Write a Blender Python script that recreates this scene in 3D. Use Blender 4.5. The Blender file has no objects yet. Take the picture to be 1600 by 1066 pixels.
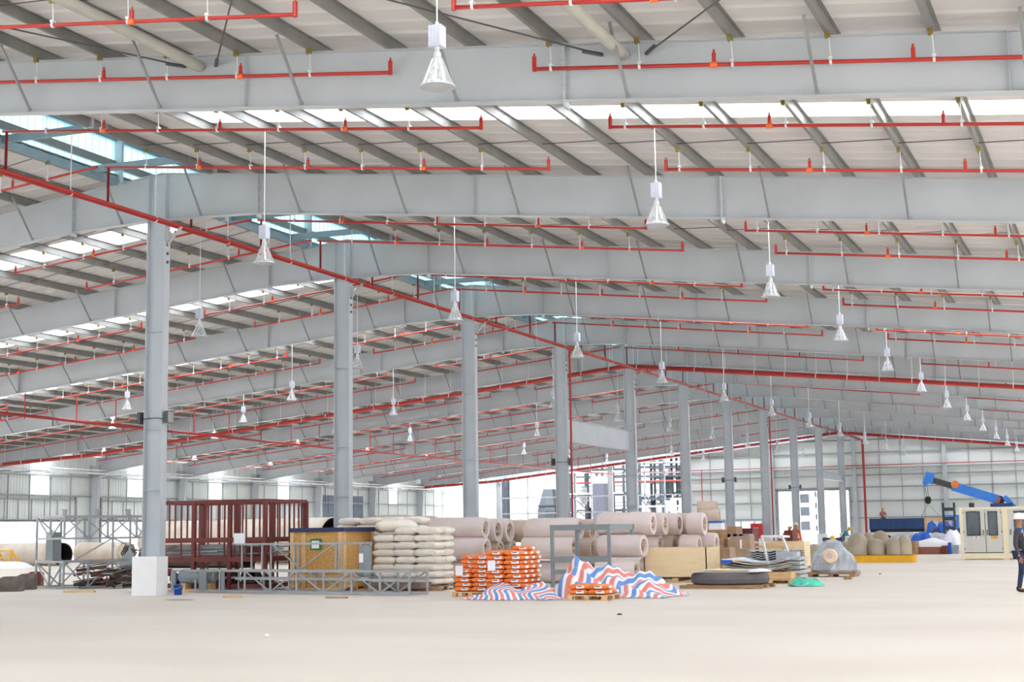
import bpy, math, random
from mathutils import Vector, Matrix
random.seed(7)
sc = bpy.context.scene
COL = sc.collection
# ------------------------------------------------------------------ camera
F_PX, PITCH, ROLL, YAW = 2295.195, 0.129388, -0.014428, 0.394005
CAM = Vector((25.0994, -34.4172, 1.6))
_fw = Vector((-math.sin(YAW)*math.cos(PITCH), math.cos(YAW)*math.cos(PITCH), math.sin(PITCH)))
_rt = Vector((math.cos(YAW), math.sin(YAW), 0.0)); _up = _rt.cross(_fw)
_r = math.cos(ROLL)*_rt + math.sin(ROLL)*_up
_u = -math.sin(ROLL)*_rt + math.cos(ROLL)*_up
cd = bpy.data.cameras.new('camera'); cam = bpy.data.objects.new('camera', cd); COL.objects.link(cam)
cd.sensor_width = 36.0; cd.lens = F_PX*36.0/1600.0; cd.clip_end = 900.0; cd.clip_start = .1
cam.matrix_world = Matrix(((_r.x, _u.x, -_fw.x, CAM.x), (_r.y, _u.y, -_fw.y, CAM.y), (_r.z, _u.z, -_fw.z, CAM.z), (0, 0, 0, 1)))
sc.camera = cam
# ------------------------------------------------------------------ sky, light, exposure
w = bpy.data.worlds.new('sky'); sc.world = w; w.use_nodes = True
nt = w.node_tree; nt.nodes.clear()
wo = nt.nodes.new('ShaderNodeOutputWorld'); bg = nt.nodes.new('ShaderNodeBackground')
bg.inputs['Color'].default_value = (0.93, 0.97, 1.0, 1)
tcw = nt.nodes.new('ShaderNodeTexCoord'); sx = nt.nodes.new('ShaderNodeSeparateXYZ'); # overcast sky: brightest overhead, 1.3 + 9 z^2
mz = nt.nodes.new('ShaderNodeMath'); mz.operation = 'MAXIMUM'; mz.inputs[1].default_value = 0.0
mp_ = nt.nodes.new('ShaderNodeMath'); mp_.operation = 'POWER'; mp_.inputs[1].default_value = 2.0
mrw = nt.nodes.new('ShaderNodeMath'); mrw.operation = 'MULTIPLY_ADD'; mrw.inputs[1].default_value = 10.0; mrw.inputs[2].default_value = 1.3
nt.links.new(tcw.outputs['Generated'], sx.inputs[0]); nt.links.new(sx.outputs['Z'], mz.inputs[0]); nt.links.new(mz.outputs[0], mp_.inputs[0])
nt.links.new(mp_.outputs[0], mrw.inputs[0]); nt.links.new(mrw.outputs[0], bg.inputs['Strength'])
nt.links.new(bg.outputs[0], wo.inputs[0])
sun = bpy.data.lights.new('sun', 'SUN'); sun.energy = 0.8; sun.angle = math.radians(25); sun.color = (1, .97, .92)
so = bpy.data.objects.new('sun', sun); COL.objects.link(so)
so.rotation_euler = (math.radians(62), 0, math.radians(28))
vs = sc.view_settings
vs.view_transform = 'Standard'; vs.look = 'None'; vs.gamma = 1.0; vs.use_curve_mapping = False; vs.exposure = 0.57
sc.cycles.max_bounces = 10; sc.cycles.diffuse_bounces = 6; sc.cycles.transparent_max_bounces = 24
sc.cycles.use_denoising = True
sc.cycles.sample_clamp_indirect = 8.0
# ------------------------------------------------------------------ materials
MATS = {}
def srgb(c):
    def f(v):
        v /= 255.0
        return v/12.92 if v <= .04045 else ((v+.055)/1.055)**2.4
    return (f(c[0]), f(c[1]), f(c[2]), 1)
def mat(name, rgb, rough=.6, metal=0.0, var=.06, scale=3.0, rgb2=None, kind=None, bump=0.0, bscale=20.0, stretch=None):
    if name in MATS: return MATS[name]
    m = bpy.data.materials.new(name); m.use_nodes = True; t = m.node_tree; N = t.nodes; L = t.links
    b = N['Principled BSDF']; b.inputs['Roughness'].default_value = rough; b.inputs['Metallic'].default_value = metal
    tc = N.new('ShaderNodeTexCoord'); no = N.new('ShaderNodeTexNoise'); no.inputs['Scale'].default_value = scale
    no.inputs['Detail'].default_value = 4
    src = tc.outputs['Object']
    if stretch:
        mp = N.new('ShaderNodeMapping'); mp.inputs['Scale'].default_value = stretch; L.new(src, mp.inputs[0]); src = mp.outputs[0]
    L.new(src, no.inputs['Vector'])
    c1 = srgb(rgb)
    c2 = srgb(rgb2) if rgb2 else tuple(max(0, v*(1-var*2.5)) for v in c1[:3])+(1,)
    cr = N.new('ShaderNodeValToRGB'); cr.color_ramp.elements[0].position = .35; cr.color_ramp.elements[1].position = .65
    cr.color_ramp.elements[0].color = c2; cr.color_ramp.elements[1].color = c1
    L.new(no.outputs['Fac'], cr.inputs[0]); L.new(cr.outputs[0], b.inputs['Base Color'])
    if bump:
        n2 = N.new('ShaderNodeTexNoise'); n2.inputs['Scale'].default_value = bscale; n2.inputs['Detail'].default_value = 5
        L.new(src, n2.inputs['Vector']); bp = N.new('ShaderNodeBump'); bp.inputs['Strength'].default_value = bump
        L.new(n2.outputs['Fac'], bp.inputs['Height']); L.new(bp.outputs[0], b.inputs['Normal'])
    MATS[name] = m; return m
def sheer(name, rgb, see=.5, rough=.5, glossy=False):
    """light-passing sheet: clear part + translucent part"""
    if name in MATS: return MATS[name]
    m = bpy.data.materials.new(name); m.use_nodes = True; t = m.node_tree; N = t.nodes; L = t.links; N.clear()
    o = N.new('ShaderNodeOutputMaterial'); mx = N.new('ShaderNodeMixShader'); mx.inputs[0].default_value = 1-see
    tr = N.new('ShaderNodeBsdfTransparent'); tr.inputs[0].default_value = srgb(rgb)
    if glossy:
        g = N.new('ShaderNodeBsdfPrincipled'); g.inputs['Base Color'].default_value = srgb(rgb); g.inputs['Roughness'].default_value = rough
        g.inputs['Metallic'].default_value = .3
    else:
        g = N.new('ShaderNodeBsdfTranslucent'); g.inputs[0].default_value = srgb(rgb)
    nz = N.new('ShaderNodeTexNoise'); nz.inputs['Scale'].default_value = 6
    mr = N.new('ShaderNodeMapRange'); mr.inputs['To Min'].default_value = max(0, 1-see-.05); mr.inputs['To Max'].default_value = min(1, 1-see+.05)
    L.new(nz.outputs['Fac'], mr.inputs['Value']); L.new(mr.outputs[0], mx.inputs[0])
    L.new(tr.outputs[0], mx.inputs[1]); L.new(g.outputs[0], mx.inputs[2]); L.new(mx.outputs[0], o.inputs[0])
    MATS[name] = m; return m
M_FLOOR = mat('concrete_floor', (218, 210, 200), .85, var=.05, scale=.22, rgb2=(209, 200, 189), stretch=(.8, 1.2, 1), bump=.12, bscale=3)
M_CEIL = mat('roof_sheet', (206, 204, 203), .7, var=.03, scale=.6)
M_STEEL = mat('painted_grey_steel', (180, 186, 192), .36, var=.03, scale=.7, rgb2=(172, 178, 184))
M_COLUMN = mat('blue_grey_steel', (184, 191, 199), .5, var=.03, scale=.8, rgb2=(176, 183, 191))
M_PURLIN = mat('galvanised_purlin', (128, 128, 126), .45, metal=.0, var=.06, scale=2)
M_BRACE = mat('brace_grey', (142, 145, 148), .5)
M_ROD = mat('dark_steel_rod', (70, 72, 76), .5)
M_RED = mat('red_pipe_paint', (180, 46, 36), .35, var=.04)
M_REDDK = mat('red_main_paint', (158, 38, 34), .4, var=.05)
M_WHITEMETAL = mat('zinc_white', (225, 228, 232), .35, metal=.2)
M_BRASS = mat('brass', (150, 135, 70), .4, metal=.6)
M_WALL = mat('wall_sheet', (214, 220, 221), .6, var=.02, scale=.5)
M_GIRT = mat('girt_grey', (150, 156, 158), .5)
M_WHITE = mat('white_paint', (238, 238, 240), .7, var=.015)
M_SKYL = sheer('skylight_sheet', (252, 253, 255), .42)
M_CYAN = sheer('cyan_sheet', (168, 220, 230), .8)
M_CLEAR = sheer('clear_reflector', (236, 238, 240), .62, .12, True)
M_BALLAST = mat('lavender_grey_enamel', (196, 200, 214), .4)
M_TUBE = mat('strut_grey_green', (172, 172, 164), .55, var=.03)
M_BLACK = mat('black_plastic', (28, 28, 30), .5)
# ------------------------------------------------------------------ builders
class MB:
    def __init__(s): s.v = []; s.f = []
    def add(s, vs_, fs): 
        n = len(s.v); s.v += [tuple(v) for v in vs_]; s.f += [tuple(i+n for i in f) for f in fs]; return s
    def box(s, x0, x1, y0, y1, z0, z1):
        return s.add([(x0,y0,z0),(x1,y0,z0),(x1,y1,z0),(x0,y1,z0),(x0,y0,z1),(x1,y0,z1),(x1,y1,z1),(x0,y1,z1)],
                     [(0,3,2,1),(4,5,6,7),(0,1,5,4),(1,2,6,5),(2,3,7,6),(3,0,4,7)])
    def bar(s, a, b, w_, h=None, up=(0,0,1)):
        a = Vector(a); b = Vector(b); h = h or w_; d = (b-a).normalized(); up = Vector(up)
        if abs(d.dot(up)) > .98: up = Vector((0,1,0))
        x = d.cross(up).normalized()*w_/2; y = x.cross(d).normalized()*h/2
        return s.add([a-x-y,a+x-y,a+x+y,a-x+y,b-x-y,b+x-y,b+x+y,b-x+y],[(0,1,2,3),(7,6,5,4),(0,4,5,1),(1,5,6,2),(2,6,7,3),(3,7,4,0)])
    def tube(s, pts, r, n=8, caps=True, rs=None):
        pts = [Vector(p) for p in pts]; rings = []
        for i, p in enumerate(pts):
            d = (pts[min(i+1,len(pts)-1)]-pts[max(i-1,0)]).normalized()
            up = Vector((0,0,1)) if abs(d.z) < .95 else Vector((0,1,0))
            x = d.cross(up).normalized(); y = x.cross(d).normalized(); rr = rs[i] if rs else r
            rings.append([p + (x*math.cos(2*math.pi*k/n)+y*math.sin(2*math.pi*k/n))*rr for k in range(n)])
        vs_ = [v for q in rings for v in q]; fs = []
        for i in range(len(pts)-1):
            for k in range(n):
                a = i*n+k; b = i*n+(k+1)%n; fs.append((a, b, b+n, a+n))
        if caps: fs.append(tuple(range(n))[::-1]); fs.append(tuple(range((len(pts)-1)*n, len(pts)*n)))
        return s.add(vs_, fs)
    def lathe(s, prof, c=(0,0,0), n=24, axis='z'):
        vs_ = []; fs = []
        for (r, h) in prof:
            for k in range(n):
                a = 2*math.pi*k/n; p = (r*math.cos(a), r*math.sin(a), h)
                if axis == 'x': p = (h, p[0], p[1])
                elif axis == 'y': p = (p[0], h, p[1])
                vs_.append((c[0]+p[0], c[1]+p[1], c[2]+p[2]))
        for i in range(len(prof)-1):
            for k in range(n):
                a = i*n+k; b = i*n+(k+1)%n; fs.append((a, b, b+n, a+n))
        if prof[0][0] > 1e-4 : fs.append(tuple(range(n))[::-1])
        if prof[-1][0] > 1e-4: fs.append(tuple(range((len(prof)-1)*n, len(prof)*n)))
        return s.add(vs_, fs)
    def prism(s, poly, a0, a1, axis='y'):
        """extrude 2-D polygon: axis y -> poly in (x,z); axis x -> poly in (y,z); axis z -> poly in (x,y)"""
        def P(q, a):
            return (q[0], a, q[1]) if axis == 'y' else ((a, q[0], q[1]) if axis == 'x' else (q[0], q[1], a))
        n = len(poly); fs = [tuple(range(n)), tuple(range(n, 2*n))[::-1]]
        fs += [(k, k+n, (k+1) % n+n, (k+1) % n) for k in range(n)]
        return s.add([P(q, a0) for q in poly]+[P(q, a1) for q in poly], fs)
    def build(s, name, m, parent=None, loc=None, smooth=False, fix=False):
        base = Vector(loc) if loc is not None else (Vector(parent['_w']) if parent is not None and '_w' in parent else Vector((0,0,0)))
        me = bpy.data.meshes.new(name); me.from_pydata([tuple(Vector(v)-base) for v in s.v], [], s.f); me.update()
        if smooth:
            for p in me.polygons: p.use_smooth = True
        me.materials.append(m)
        o = bpy.data.objects.new(name, me); COL.objects.link(o)
        if parent is not None: o.parent = parent; o['_w'] = list(base); 
        else: o.location = base; o['_w'] = list(base)
        return o
def tag(o, label=None, cat=None, group=None, kind=None):
    if label: o['label'] = label
    if cat: o['category'] = cat
    if group: o['group'] = group
    if kind: o['kind'] = kind
    return o
def thing(name, loc, label, cat, group=None, rz=0):
    o = bpy.data.objects.new(name, None); COL.objects.link(o); o.location = loc; o.rotation_euler.z = rz
    o.empty_display_size = .1; o['_w'] = list(loc) if rz == 0 else [0,0,0]
    return tag(o, label, cat, group)
def proto(name, rz=0):
    o = bpy.data.objects.new(name, None); COL.objects.link(o); o.empty_display_size = .1; o['_w'] = [0,0,0]; return o
def copy_tree(o, parent=None):
    c = o.copy(); COL.objects.link(c)
    if parent is not None: c.parent = parent
    for ch in list(KIDS.get(o.name, [])) or [q for q in o.children]: copy_tree(ch, c)
    return c
KIDS = {}
ORD = ['first','second','third','fourth','fifth','sixth','seventh','eighth','ninth','tenth','eleventh','twelfth','thirteenth','fourteenth','fifteenth','sixteenth',
 'seventeenth','eighteenth','nineteenth','twentieth','twenty-first','twenty-second','twenty-third','twenty-fourth','twenty-fifth','twenty-sixth','twenty-seventh','twenty-eighth','twenty-ninth','thirtieth']
D = 10.8236
def at(x, y, Y):           # pixel -> point on the plane Y
    d_ = _fw + (x-800)/F_PX*_r + (533-y)/F_PX*_u; t = (Y-CAM.y)/d_.y; return CAM + d_*t
def gr(x, y, z=0.0):       # pixel -> point on the floor
    d_ = _fw + (x-800)/F_PX*_r + (533-y)/F_PX*_u; t = (z-CAM.z)/d_.z; return CAM + d_*t
# ------------------------------------------------------------------ the setting
SR, SL = .114, .101
XR, XL = 38.0, -45.65
YG = 115.5
def zt(x): return 12.0 - SR*x if x > 0 else 12.0 + SL*x
def dep(x):
    a = abs(x)
    if a < 3.2: return 1.35 - (1.35-1.11)*a/3.2
    if a < 16.4: return 1.11 - .09*(a-3.2)/13.2
    if a < 38: return 1.02 - .08*(a-16.4)/21.6
    return .94 + .25*(a-38)/7
YN = -43.4
# floor
fl = MB().add([(-160,-60,0),(120,-60,0),(120,220,0),(-160,220,0)], [(0,1,2,3)]).build('floor', M_FLOOR); tag(fl, kind='structure')
# roof deck with ribs running down the slope and gaps for the skylight strips
def deck(x0, x1, ya, yb):
    mb = MB(); ys = []; y = ya
    while y < yb-1e-3:
        for dy, h in ((0,0),(.44,0),(.46,-.012),(.48,0),(.50,.035),(.58,.035),(.62,0)):
            if y+dy <= yb: ys.append((y+dy, h))
        y += .66
    ys.append((yb, 0)); vs_ = []; fs = []
    for (yy, h) in ys:
        for x in (x0, x1): vs_.append((x, yy, zt(x)+.23+h))
        for x in (x0, x1): vs_.append((x, yy, zt(x)+.26+h))
    for i in range(len(ys)-1):
        a = i*4; fs += [(a, a+1, a+5, a+4), (a+2, a+6, a+7, a+3), (a, a+4, a+6, a+2), (a+1, a+3, a+7, a+5)]
    n = (len(ys)-1)*4; fs += [(0,2,3,1), (n, n+1, n+3, n+2)]
    mb.add(vs_, fs); return mb
roof = MB(); wi = 0
for side, (x0, x1) in enumerate(((1.6, XR), (XL, -1.6))):
    edges = [YN]
    for n in range(-4, 11):
        c = n*D + D/2
        hw = .53 if side == 0 else .8
        if c + .85 < YG: edges += [c-hw, c+hw]
    edges.append(YG+.3)
    for i in range(0, len(edges), 2):
        b = deck(x0, x1, edges[i], edges[i+1]); roof.add(b.v, b.f)
    for i in range(1, len(edges)-1, 2):
        xa, xb = (4.2, XR) if side == 0 else (XL, -3.6)
        b = deck(xa, xb, edges[i]-.02, edges[i+1]+.02); wi += 1
        tag(b.build('window_%d' % wi, M_SKYL), kind='structure')
        xc, xd = (1.6, 4.2) if side == 0 else (-3.6, -1.6)
        b = deck(xc, xd, edges[i], edges[i+1]); roof.add(b.v, b.f)
tag(roof.build('ceiling', M_CEIL), kind='structure')
# ridge monitor: girts, posts, cyan side sheets, roof
M_BLUEGREY = mat('mid_blue_steel', (128, 146, 156), .5, var=.04)  # blue-grey steel of the monitor's top rails, trims and cross beams
def strip(name, x0, x1, y0, y1, z0, z1, m): return MB().box(x0, x1, y0, y1, z0, z1).build(name, m)
mon = thing('ridge_monitor', (0, 0, 12), 'raised glazed ventilation box running along the ridge of the roof', 'roof vent')
MB().add(*(lambda q: (q.v, q.f))(MB().prism([(-2.3,13.32),(0,13.5),(2.3,13.32),(2.3,13.36),(0,13.54),(-2.3,13.36)], YN, YG))).build('monitor_roof', M_CEIL, mon)
for s_ in (-1, 1):
    x = s_*1.72
    MB().box(x-.05, x+.05, YN, YG, 12.33, 12.56).build('side_rail', M_PURLIN, mon)
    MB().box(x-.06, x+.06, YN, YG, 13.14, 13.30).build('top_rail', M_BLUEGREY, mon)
    g = MB(); y = YN
    while y < YG:                       # corrugated cyan sheets
        y2 = min(y+.3, YG); g.add([(x,y,12.08),(x,y2-.05,12.08),(x,y2-.05,13.14),(x,y,13.14)],[(0,1,2,3)])
        g.add([(x,y2-.05,12.08),(x+.03,y2,12.08),(x+.03,y2,13.14),(x,y2-.05,13.14)],[(0,1,2,3)]); y = y2
    g.build('side_sheet', M_CYAN, mon)
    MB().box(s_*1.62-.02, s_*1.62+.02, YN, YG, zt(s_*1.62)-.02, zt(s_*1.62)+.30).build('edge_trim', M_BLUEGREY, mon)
    rods = MB()
    for xx in (.55, 1.1): rods.tube([(s_*xx, YN, 12.75+.25*xx), (s_*xx, YG, 12.75+.25*xx)], .012, 4)
    rods.build('wire', M_ROD, mon)
p = proto('monitor_post'); P_POST = MB().box(-.14, .14, -.05, .05, zt(1.6)-.02, 13.25).build('post', M_STEEL, mon)
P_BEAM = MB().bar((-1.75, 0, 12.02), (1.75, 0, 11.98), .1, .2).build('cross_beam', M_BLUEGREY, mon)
bpy.data.objects.remove(p)
P_POST.location = (-1.62, -2*D, -12); P_POST['_w'] = [0,0,0]
for me_ in (P_POST, P_BEAM):
    for v in me_.data.vertices: v.co = v.co + Vector((0, 0, 12))
P_BEAM.location = (0, -2*D+2.4, -12)
yb = [(-2+k*.5)*D for k in range(-3, 26)]
for k, y in enumerate(yb):
    for s_ in (-1, 1):
        if k == 3 and s_ == -1: continue
        c = P_POST.copy(); COL.objects.link(c); c.location = (s_*1.62, y, -12)
k = 0; y = -2*D+2.4
while y + 3.6 < YG:
    y += 3.6; c = P_BEAM.copy(); COL.objects.link(c); c.location = (0, y, -12)
# ------------------------------------------------------------------ rafters
def rafter(xa, xb, nbr=True):
    xs = sorted(set([xa, xb]+[x for x in (-38,-16.4,-3.2,0,3.2,16.4) if xa < x < xb]))
    top = [(x, zt(x)) for x in xs]; bot = [(x, zt(x)-dep(x)) for x in xs]
    return top, bot
HXR = 32.0; HXL = -44.7
root0 = proto('roof_rafter'); top, bot = rafter(HXL-.4, HXR)
web = MB(); 
n = len(top); web.add([(x, -.006, z) for x, z in top]+[(x, -.006, z) for x, z in bot]+[(x, .006, z) for x, z in top]+[(x, .006, z) for x, z in bot],
    [f for i in range(n-1) for f in ((i, i+n, i+n+1, i+1), (i+2*n, i+1+2*n, i+n+1+2*n, i+n+2*n))])
web.build('web', M_STEEL, root0)
for nm, ln, dz in (('top_flange', top, 1), ('bottom_flange', bot, -1)):
    q = MB()
    for i in range(n-1):
        (x0, z0), (x1, z1) = ln[i], ln[i+1]
        e = .014
        q.add([(x0,-.13,z0-e/2),(x1,-.13,z1-e/2),(x1,.13,z1-e/2),(x0,.13,z0-e/2),(x0,-.13,z0+e/2),(x1,-.13,z1+e/2),(x1,.13,z1+e/2),(x0,.13,z0+e/2)],
              [(0,3,2,1),(4,5,6,7),(0,1,5,4),(1,2,6,5),(2,3,7,6),(3,0,4,7)])
    q.build(nm, M_STEEL, root0)
for x in (-38, -16.4, -3.2, 3.2, 16.4):
    q = MB(); z0, z1 = zt(x)-dep(x)-.12, zt(x)
    q.box(x-.02, x+.02, -.12, .12, z0, z1)
    for k in range(7):
        zz = z0+.1+k*(z1-z0-.2)/6
        for s_ in (-1, 1): q.box(x-.07, x+.07, s_*.07-.013, s_*.07+.013, zz-.013, zz+.013)
    q.build('splice_plate', M_STEEL, root0)
for x in (-31, -24, -10, 9.8, 23.8, 30):
    MB().box(x-.006, x+.006, -.12, .12, zt(x)-dep(x), zt(x)).build('stiffener', M_STEEL, root0)
q = MB()
for x in (-.46, .13): q.box(x-.01, x+.01, -.13, .13, zt(x)-dep(x), zt(x))
q.build('knee_stiffener', M_STEEL, root0)
bx = [1.62*(2*j+1)-.25 for j in range(0, 10)] + [-(1.62*(2*j+1)-.25) for j in range(0, 13)]
br = None
for x in bx:
    for s_ in (-1, 1):
        q = MB(); zb = zt(x)-dep(x)
        q.bar((x, s_*.14, zb+.03), (x, s_*1.05, zt(x)+.05), .05, .012); q.bar((x+.022, s_*.14, zb+.03), (x+.022, s_*1.05, zt(x)+.05), .012, .05)
        q.box(x-.03, x+.03, s_*.14-.03, s_*.14+.03, zb, zb+.08)
        q.build('flange_brace', M_BRACE, root0)
root0.location = (0, -2*D, 0)
tag(root0, 'tapered grey steel rafter over the bare floor, second behind the nearest visible ridge column', 'rafter', 'steel rafters across the hall')
for n_ in (-3, -4):
    c = copy_tree(root0); c.location = (0, n_*D, 0); tag(c, 'tapered grey steel rafter overhead, behind the camera side' if n_ == -4 else 'tapered grey steel rafter directly over the camera', 'rafter', 'steel rafters across the hall')
RAFT = {-2: root0}
for n_ in range(-1, 11):
    c = copy_tree(root0); c.location = (0, n_*D, 0); RAFT[n_] = c
    tag(c, 'tapered grey steel rafter across the hall, %s' % ('just in front of the nearest visible ridge column' if n_ == -1 else 'on the %s ridge column counted from the left' % ORD[n_]), 'rafter', 'steel rafters across the hall')
# ------------------------------------------------------------------ purlins
def purlin(x, lab):
    z = zt(x)+.005; q = MB()
    s = -1 if x > 0 else 1; sl = SR if x > 0 else -SL
    h = .22
    # Z section swept along y
    poly = [(x-.075, z+.02), (x-.075, z), (x+.005, z), (x+.005, z+h-.006), (x+.075, z+h-.006), (x+.075, z+h), (x-.003, z+h), (x-.003, z+.006), (x-.07, z+.006), (x-.07, z+.02)]
    q.prism([(a, b-(a-x)*sl) for a, b in poly], YN, YG)
    o = q.build('roof_purlin', M_PURLIN, loc=(x, YN, z)); tag(o, lab, 'purlin', 'roof purlins'); return o
for k in range(1, 20): purlin(1.62*k+(.06 if k == 1 else 0), 'galvanised roof purlin, %s to the right of the ridge' % ORD[k-1])
for k in range(1, 28): purlin(-1.62*k-(.06 if k == 1 else 0), 'galvanised roof purlin, %s to the left of the ridge' % ORD[k-1])
# ------------------------------------------------------------------ ridge columns
colp = proto('steel_column')
q = MB(); q.box(-.44, .12, -.006, .006, 1.0, 10.62); q.build('web', M_COLUMN, colp)
for x in (-.46, .13):
    q = MB(); q.box(x-.01, x+.01, -.135, .135, 1.0, 10.66); q.build('flange', M_COLUMN, colp)
q = MB()
for z in (2.9, 4.62, 7.4): q.box(-.45, .12, -.12, .12, z-.006, z+.006)
q.build('stiffener', M_COLUMN, colp)
q = MB(); q.box(-.56, .26, -.42, .1, 0, 1.07); q.build('pedestal', M_WHITE, colp)['label'] = 'white painted concrete pedestal'
q = MB(); q.box(.14, .2, -.1, .1, 10.0, 10.3); q.bar((.15, 0, 9.9), (.62, 0, 10.4), .06); q.build('pipe_bracket', M_STEEL, colp)
bolts = MB()
for z in (9.4, 9.65, 9.9, 10.15): bolts.tube([(.14, 0, z), (.17, 0, z)], .045, 8)
bolts.build('bolts', M_ROD, colp)
COLUMNS = {}
for n_ in range(0, 11):
    c = colp if n_ == 0 else copy_tree(colp)
    c.location = (0, n_*D, 0); COLUMNS[n_] = c
    tag(c, 'blue-grey steel column on a white pedestal under the ridge, %s from the left' % ORD[n_], 'column', 'ridge columns')
# ------------------------------------------------------------------ left wall
WX = -45.65
wl = MB(); zo = 2.85
openings = [(4, 42.5, 52.5), (5, 55.4, 63.7), (6, 66.5, 74.5), (7, 77, 85)]
def wall_piece(y0, y1, z0, z1):
    y = y0; vs_ = []; fs = []
    prof = [(0, 0), (.16, 0), (.2, .04), (.26, .04), (.3, 0)]
    ys = []
    while y < y1:
        for dy, h in prof[:-1]:
            if y+dy < y1: ys.append((y+dy, h))
        y += .3
    ys.append((y1, 0))
    for yy, h in ys: vs_ += [(WX-h, yy, z0), (WX-h, yy, z1)]
    for i in range(len(ys)-1): fs.append((2*i, 2*i+1, 2*i+3, 2*i+2))
    wl.add(vs_, fs)
ZE = zt(XL)+.2
cur = 20.0
M_WSHEET = sheer('wall_skylight', (176, 184, 188), .05)
def clad(y0, y1, z0):
    c_ = y0
    for n_ in range(2, 11):
        ya, yb_ = n_*D+D/2-.95, n_*D+D/2+.95
        if ya >= y0 and yb_ <= y1 and z0 < 4.7:
            wall_piece(c_, ya, z0, ZE); wall_piece(ya, yb_, z0, 4.7); c_ = yb_
            tag(MB().add([(WX, ya, 4.7), (WX, yb_, 4.7), (WX, yb_, ZE), (WX, ya, ZE)], [(0,1,2,3)]).build('window_%d' % (40+n_), M_WSHEET), kind='structure')
    wall_piece(c_, y1, z0, ZE)
for (_, a, b) in openings:
    clad(cur, a, 0); clad(a, b, zo); cur = b
clad(cur, 88.3, 0); wall_piece(88.3, 96.3, 5.35, ZE); clad(96.3, YG, 0)
tag(wl.build('wall_left', M_WALL), kind='structure')
# girts and wall columns
ti = 1
for z, x0, x1, za, zb in ((6.05, .25, .10, .0, .1), (4.62, .2, .08, 0, .07), (2.9, .16, .06, 0, .12)):
    g = thing('wall_girt', (WX+.1, 20, z), 'long grey wall girt on the left wall, %s' % {6.05: 'the topmost at the eaves', 4.62: 'the middle one', 2.9: 'the lowest, over the openings'}[z], 'girt')
    MB().box(WX+.03, WX+x0, 20, YG, z-.04, z+.06).build('rail', M_GIRT, g)
tray = thing('cable_tray', (-44.4, 20, 6.3), 'white cable tray and pipes running along the top of the left wall', 'cable tray')
MB().box(-44.5, -44.25, 42, YG, 6.22, 6.34).build('tray', M_WHITEMETAL, tray)
MB().tube([(-44.1, 42, 6.5), (-44.1, YG, 6.5)], .05, 8).build('pipe', M_WHITEMETAL, tray)
q = MB(); y = 44.0
while y < YG: q.box(-45.6, -44.2, y-.02, y+.02, 6.16, 6.21); y += 2.0
q.build('bracket', M_GIRT, tray)
wc = proto('wall_column')
q = MB(); q.add([(-45.5,-.006,0),(-45.05,-.006,0),(-44.68,-.006,6.9),(-45.5,-.006,6.9),(-45.5,.006,0),(-45.05,.006,0),(-44.68,.006,6.9),(-45.5,.006,6.9)],[(0,1,2,3),(7,6,5,4)]); q.build('web', M_STEEL, wc)
q = MB(); q.add([(-45.05,-.14,0),(-44.68,-.14,6.9),(-44.68,.14,6.9),(-45.05,.14,0),(-45.07,-.14,0),(-44.70,-.14,6.9),(-44.70,.14,6.9),(-45.07,.14,0)],[(0,1,2,3),(4,7,6,5),(0,4,5,1),(3,2,6,7)]); q.build('inner_flange', M_STEEL, wc)
MB().box(-45.52, -45.5, -.14, .14, 0, 6.9).build('outer_flange', M_STEEL, wc)
for i, n_ in enumerate(range(3, 11)):
    c = wc if i == 0 else copy_tree(wc); c.location = (0, n_*D, 0)
    tag(c, 'tapered grey steel column standing against the left wall, %s from the camera' % ORD[i], 'column', 'left wall columns')
vp = MB()        # vertical sag bars on the left wall
barp = None
# door frames and roller shutters of the left wall
for i, (n_, a, b) in enumerate(openings):
    d_ = MB(); d_.box(WX+.02, WX+.14, a-.08, a+.04, 0, 4.55); d_.box(WX+.02, WX+.14, b-.04, b+.08, 0, 4.55); d_.box(WX+.02, WX+.14, a, b, 4.3, 4.38); d_.box(WX+.02, WX+.16, a, b, 2.78, 2.9)
    y = a+1.3
    while y < b-.3: d_.box(WX+.03, WX+.08, y-.02, y+.02, 2.9, 4.3); y += 1.35
    tag(d_.build('trim_%d' % (i+1), M_GIRT), kind='structure')
dd = MB(); dd.box(WX-.04, WX+.02, 88.3, 96.3, 0, 5.35)
for k in range(1, 8): dd.box(WX+.02, WX+.06, 88.3+k-.03, 88.3+k+.03, 0, 5.35)
tag(dd.build('door_1', mat('slate_door', (112, 124, 142), .6)), kind='structure')
sb = MB()
for n_ in range(2, 11):
    for k in (1, 2, 3, 4): sb.box(WX+.02, WX+.07, n_*D+k*D/5-.02, n_*D+k*D/5+.02, 2.9, 6.0 if k else 6)
tag(sb.build('trim_5', M_GIRT), kind='structure')
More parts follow.
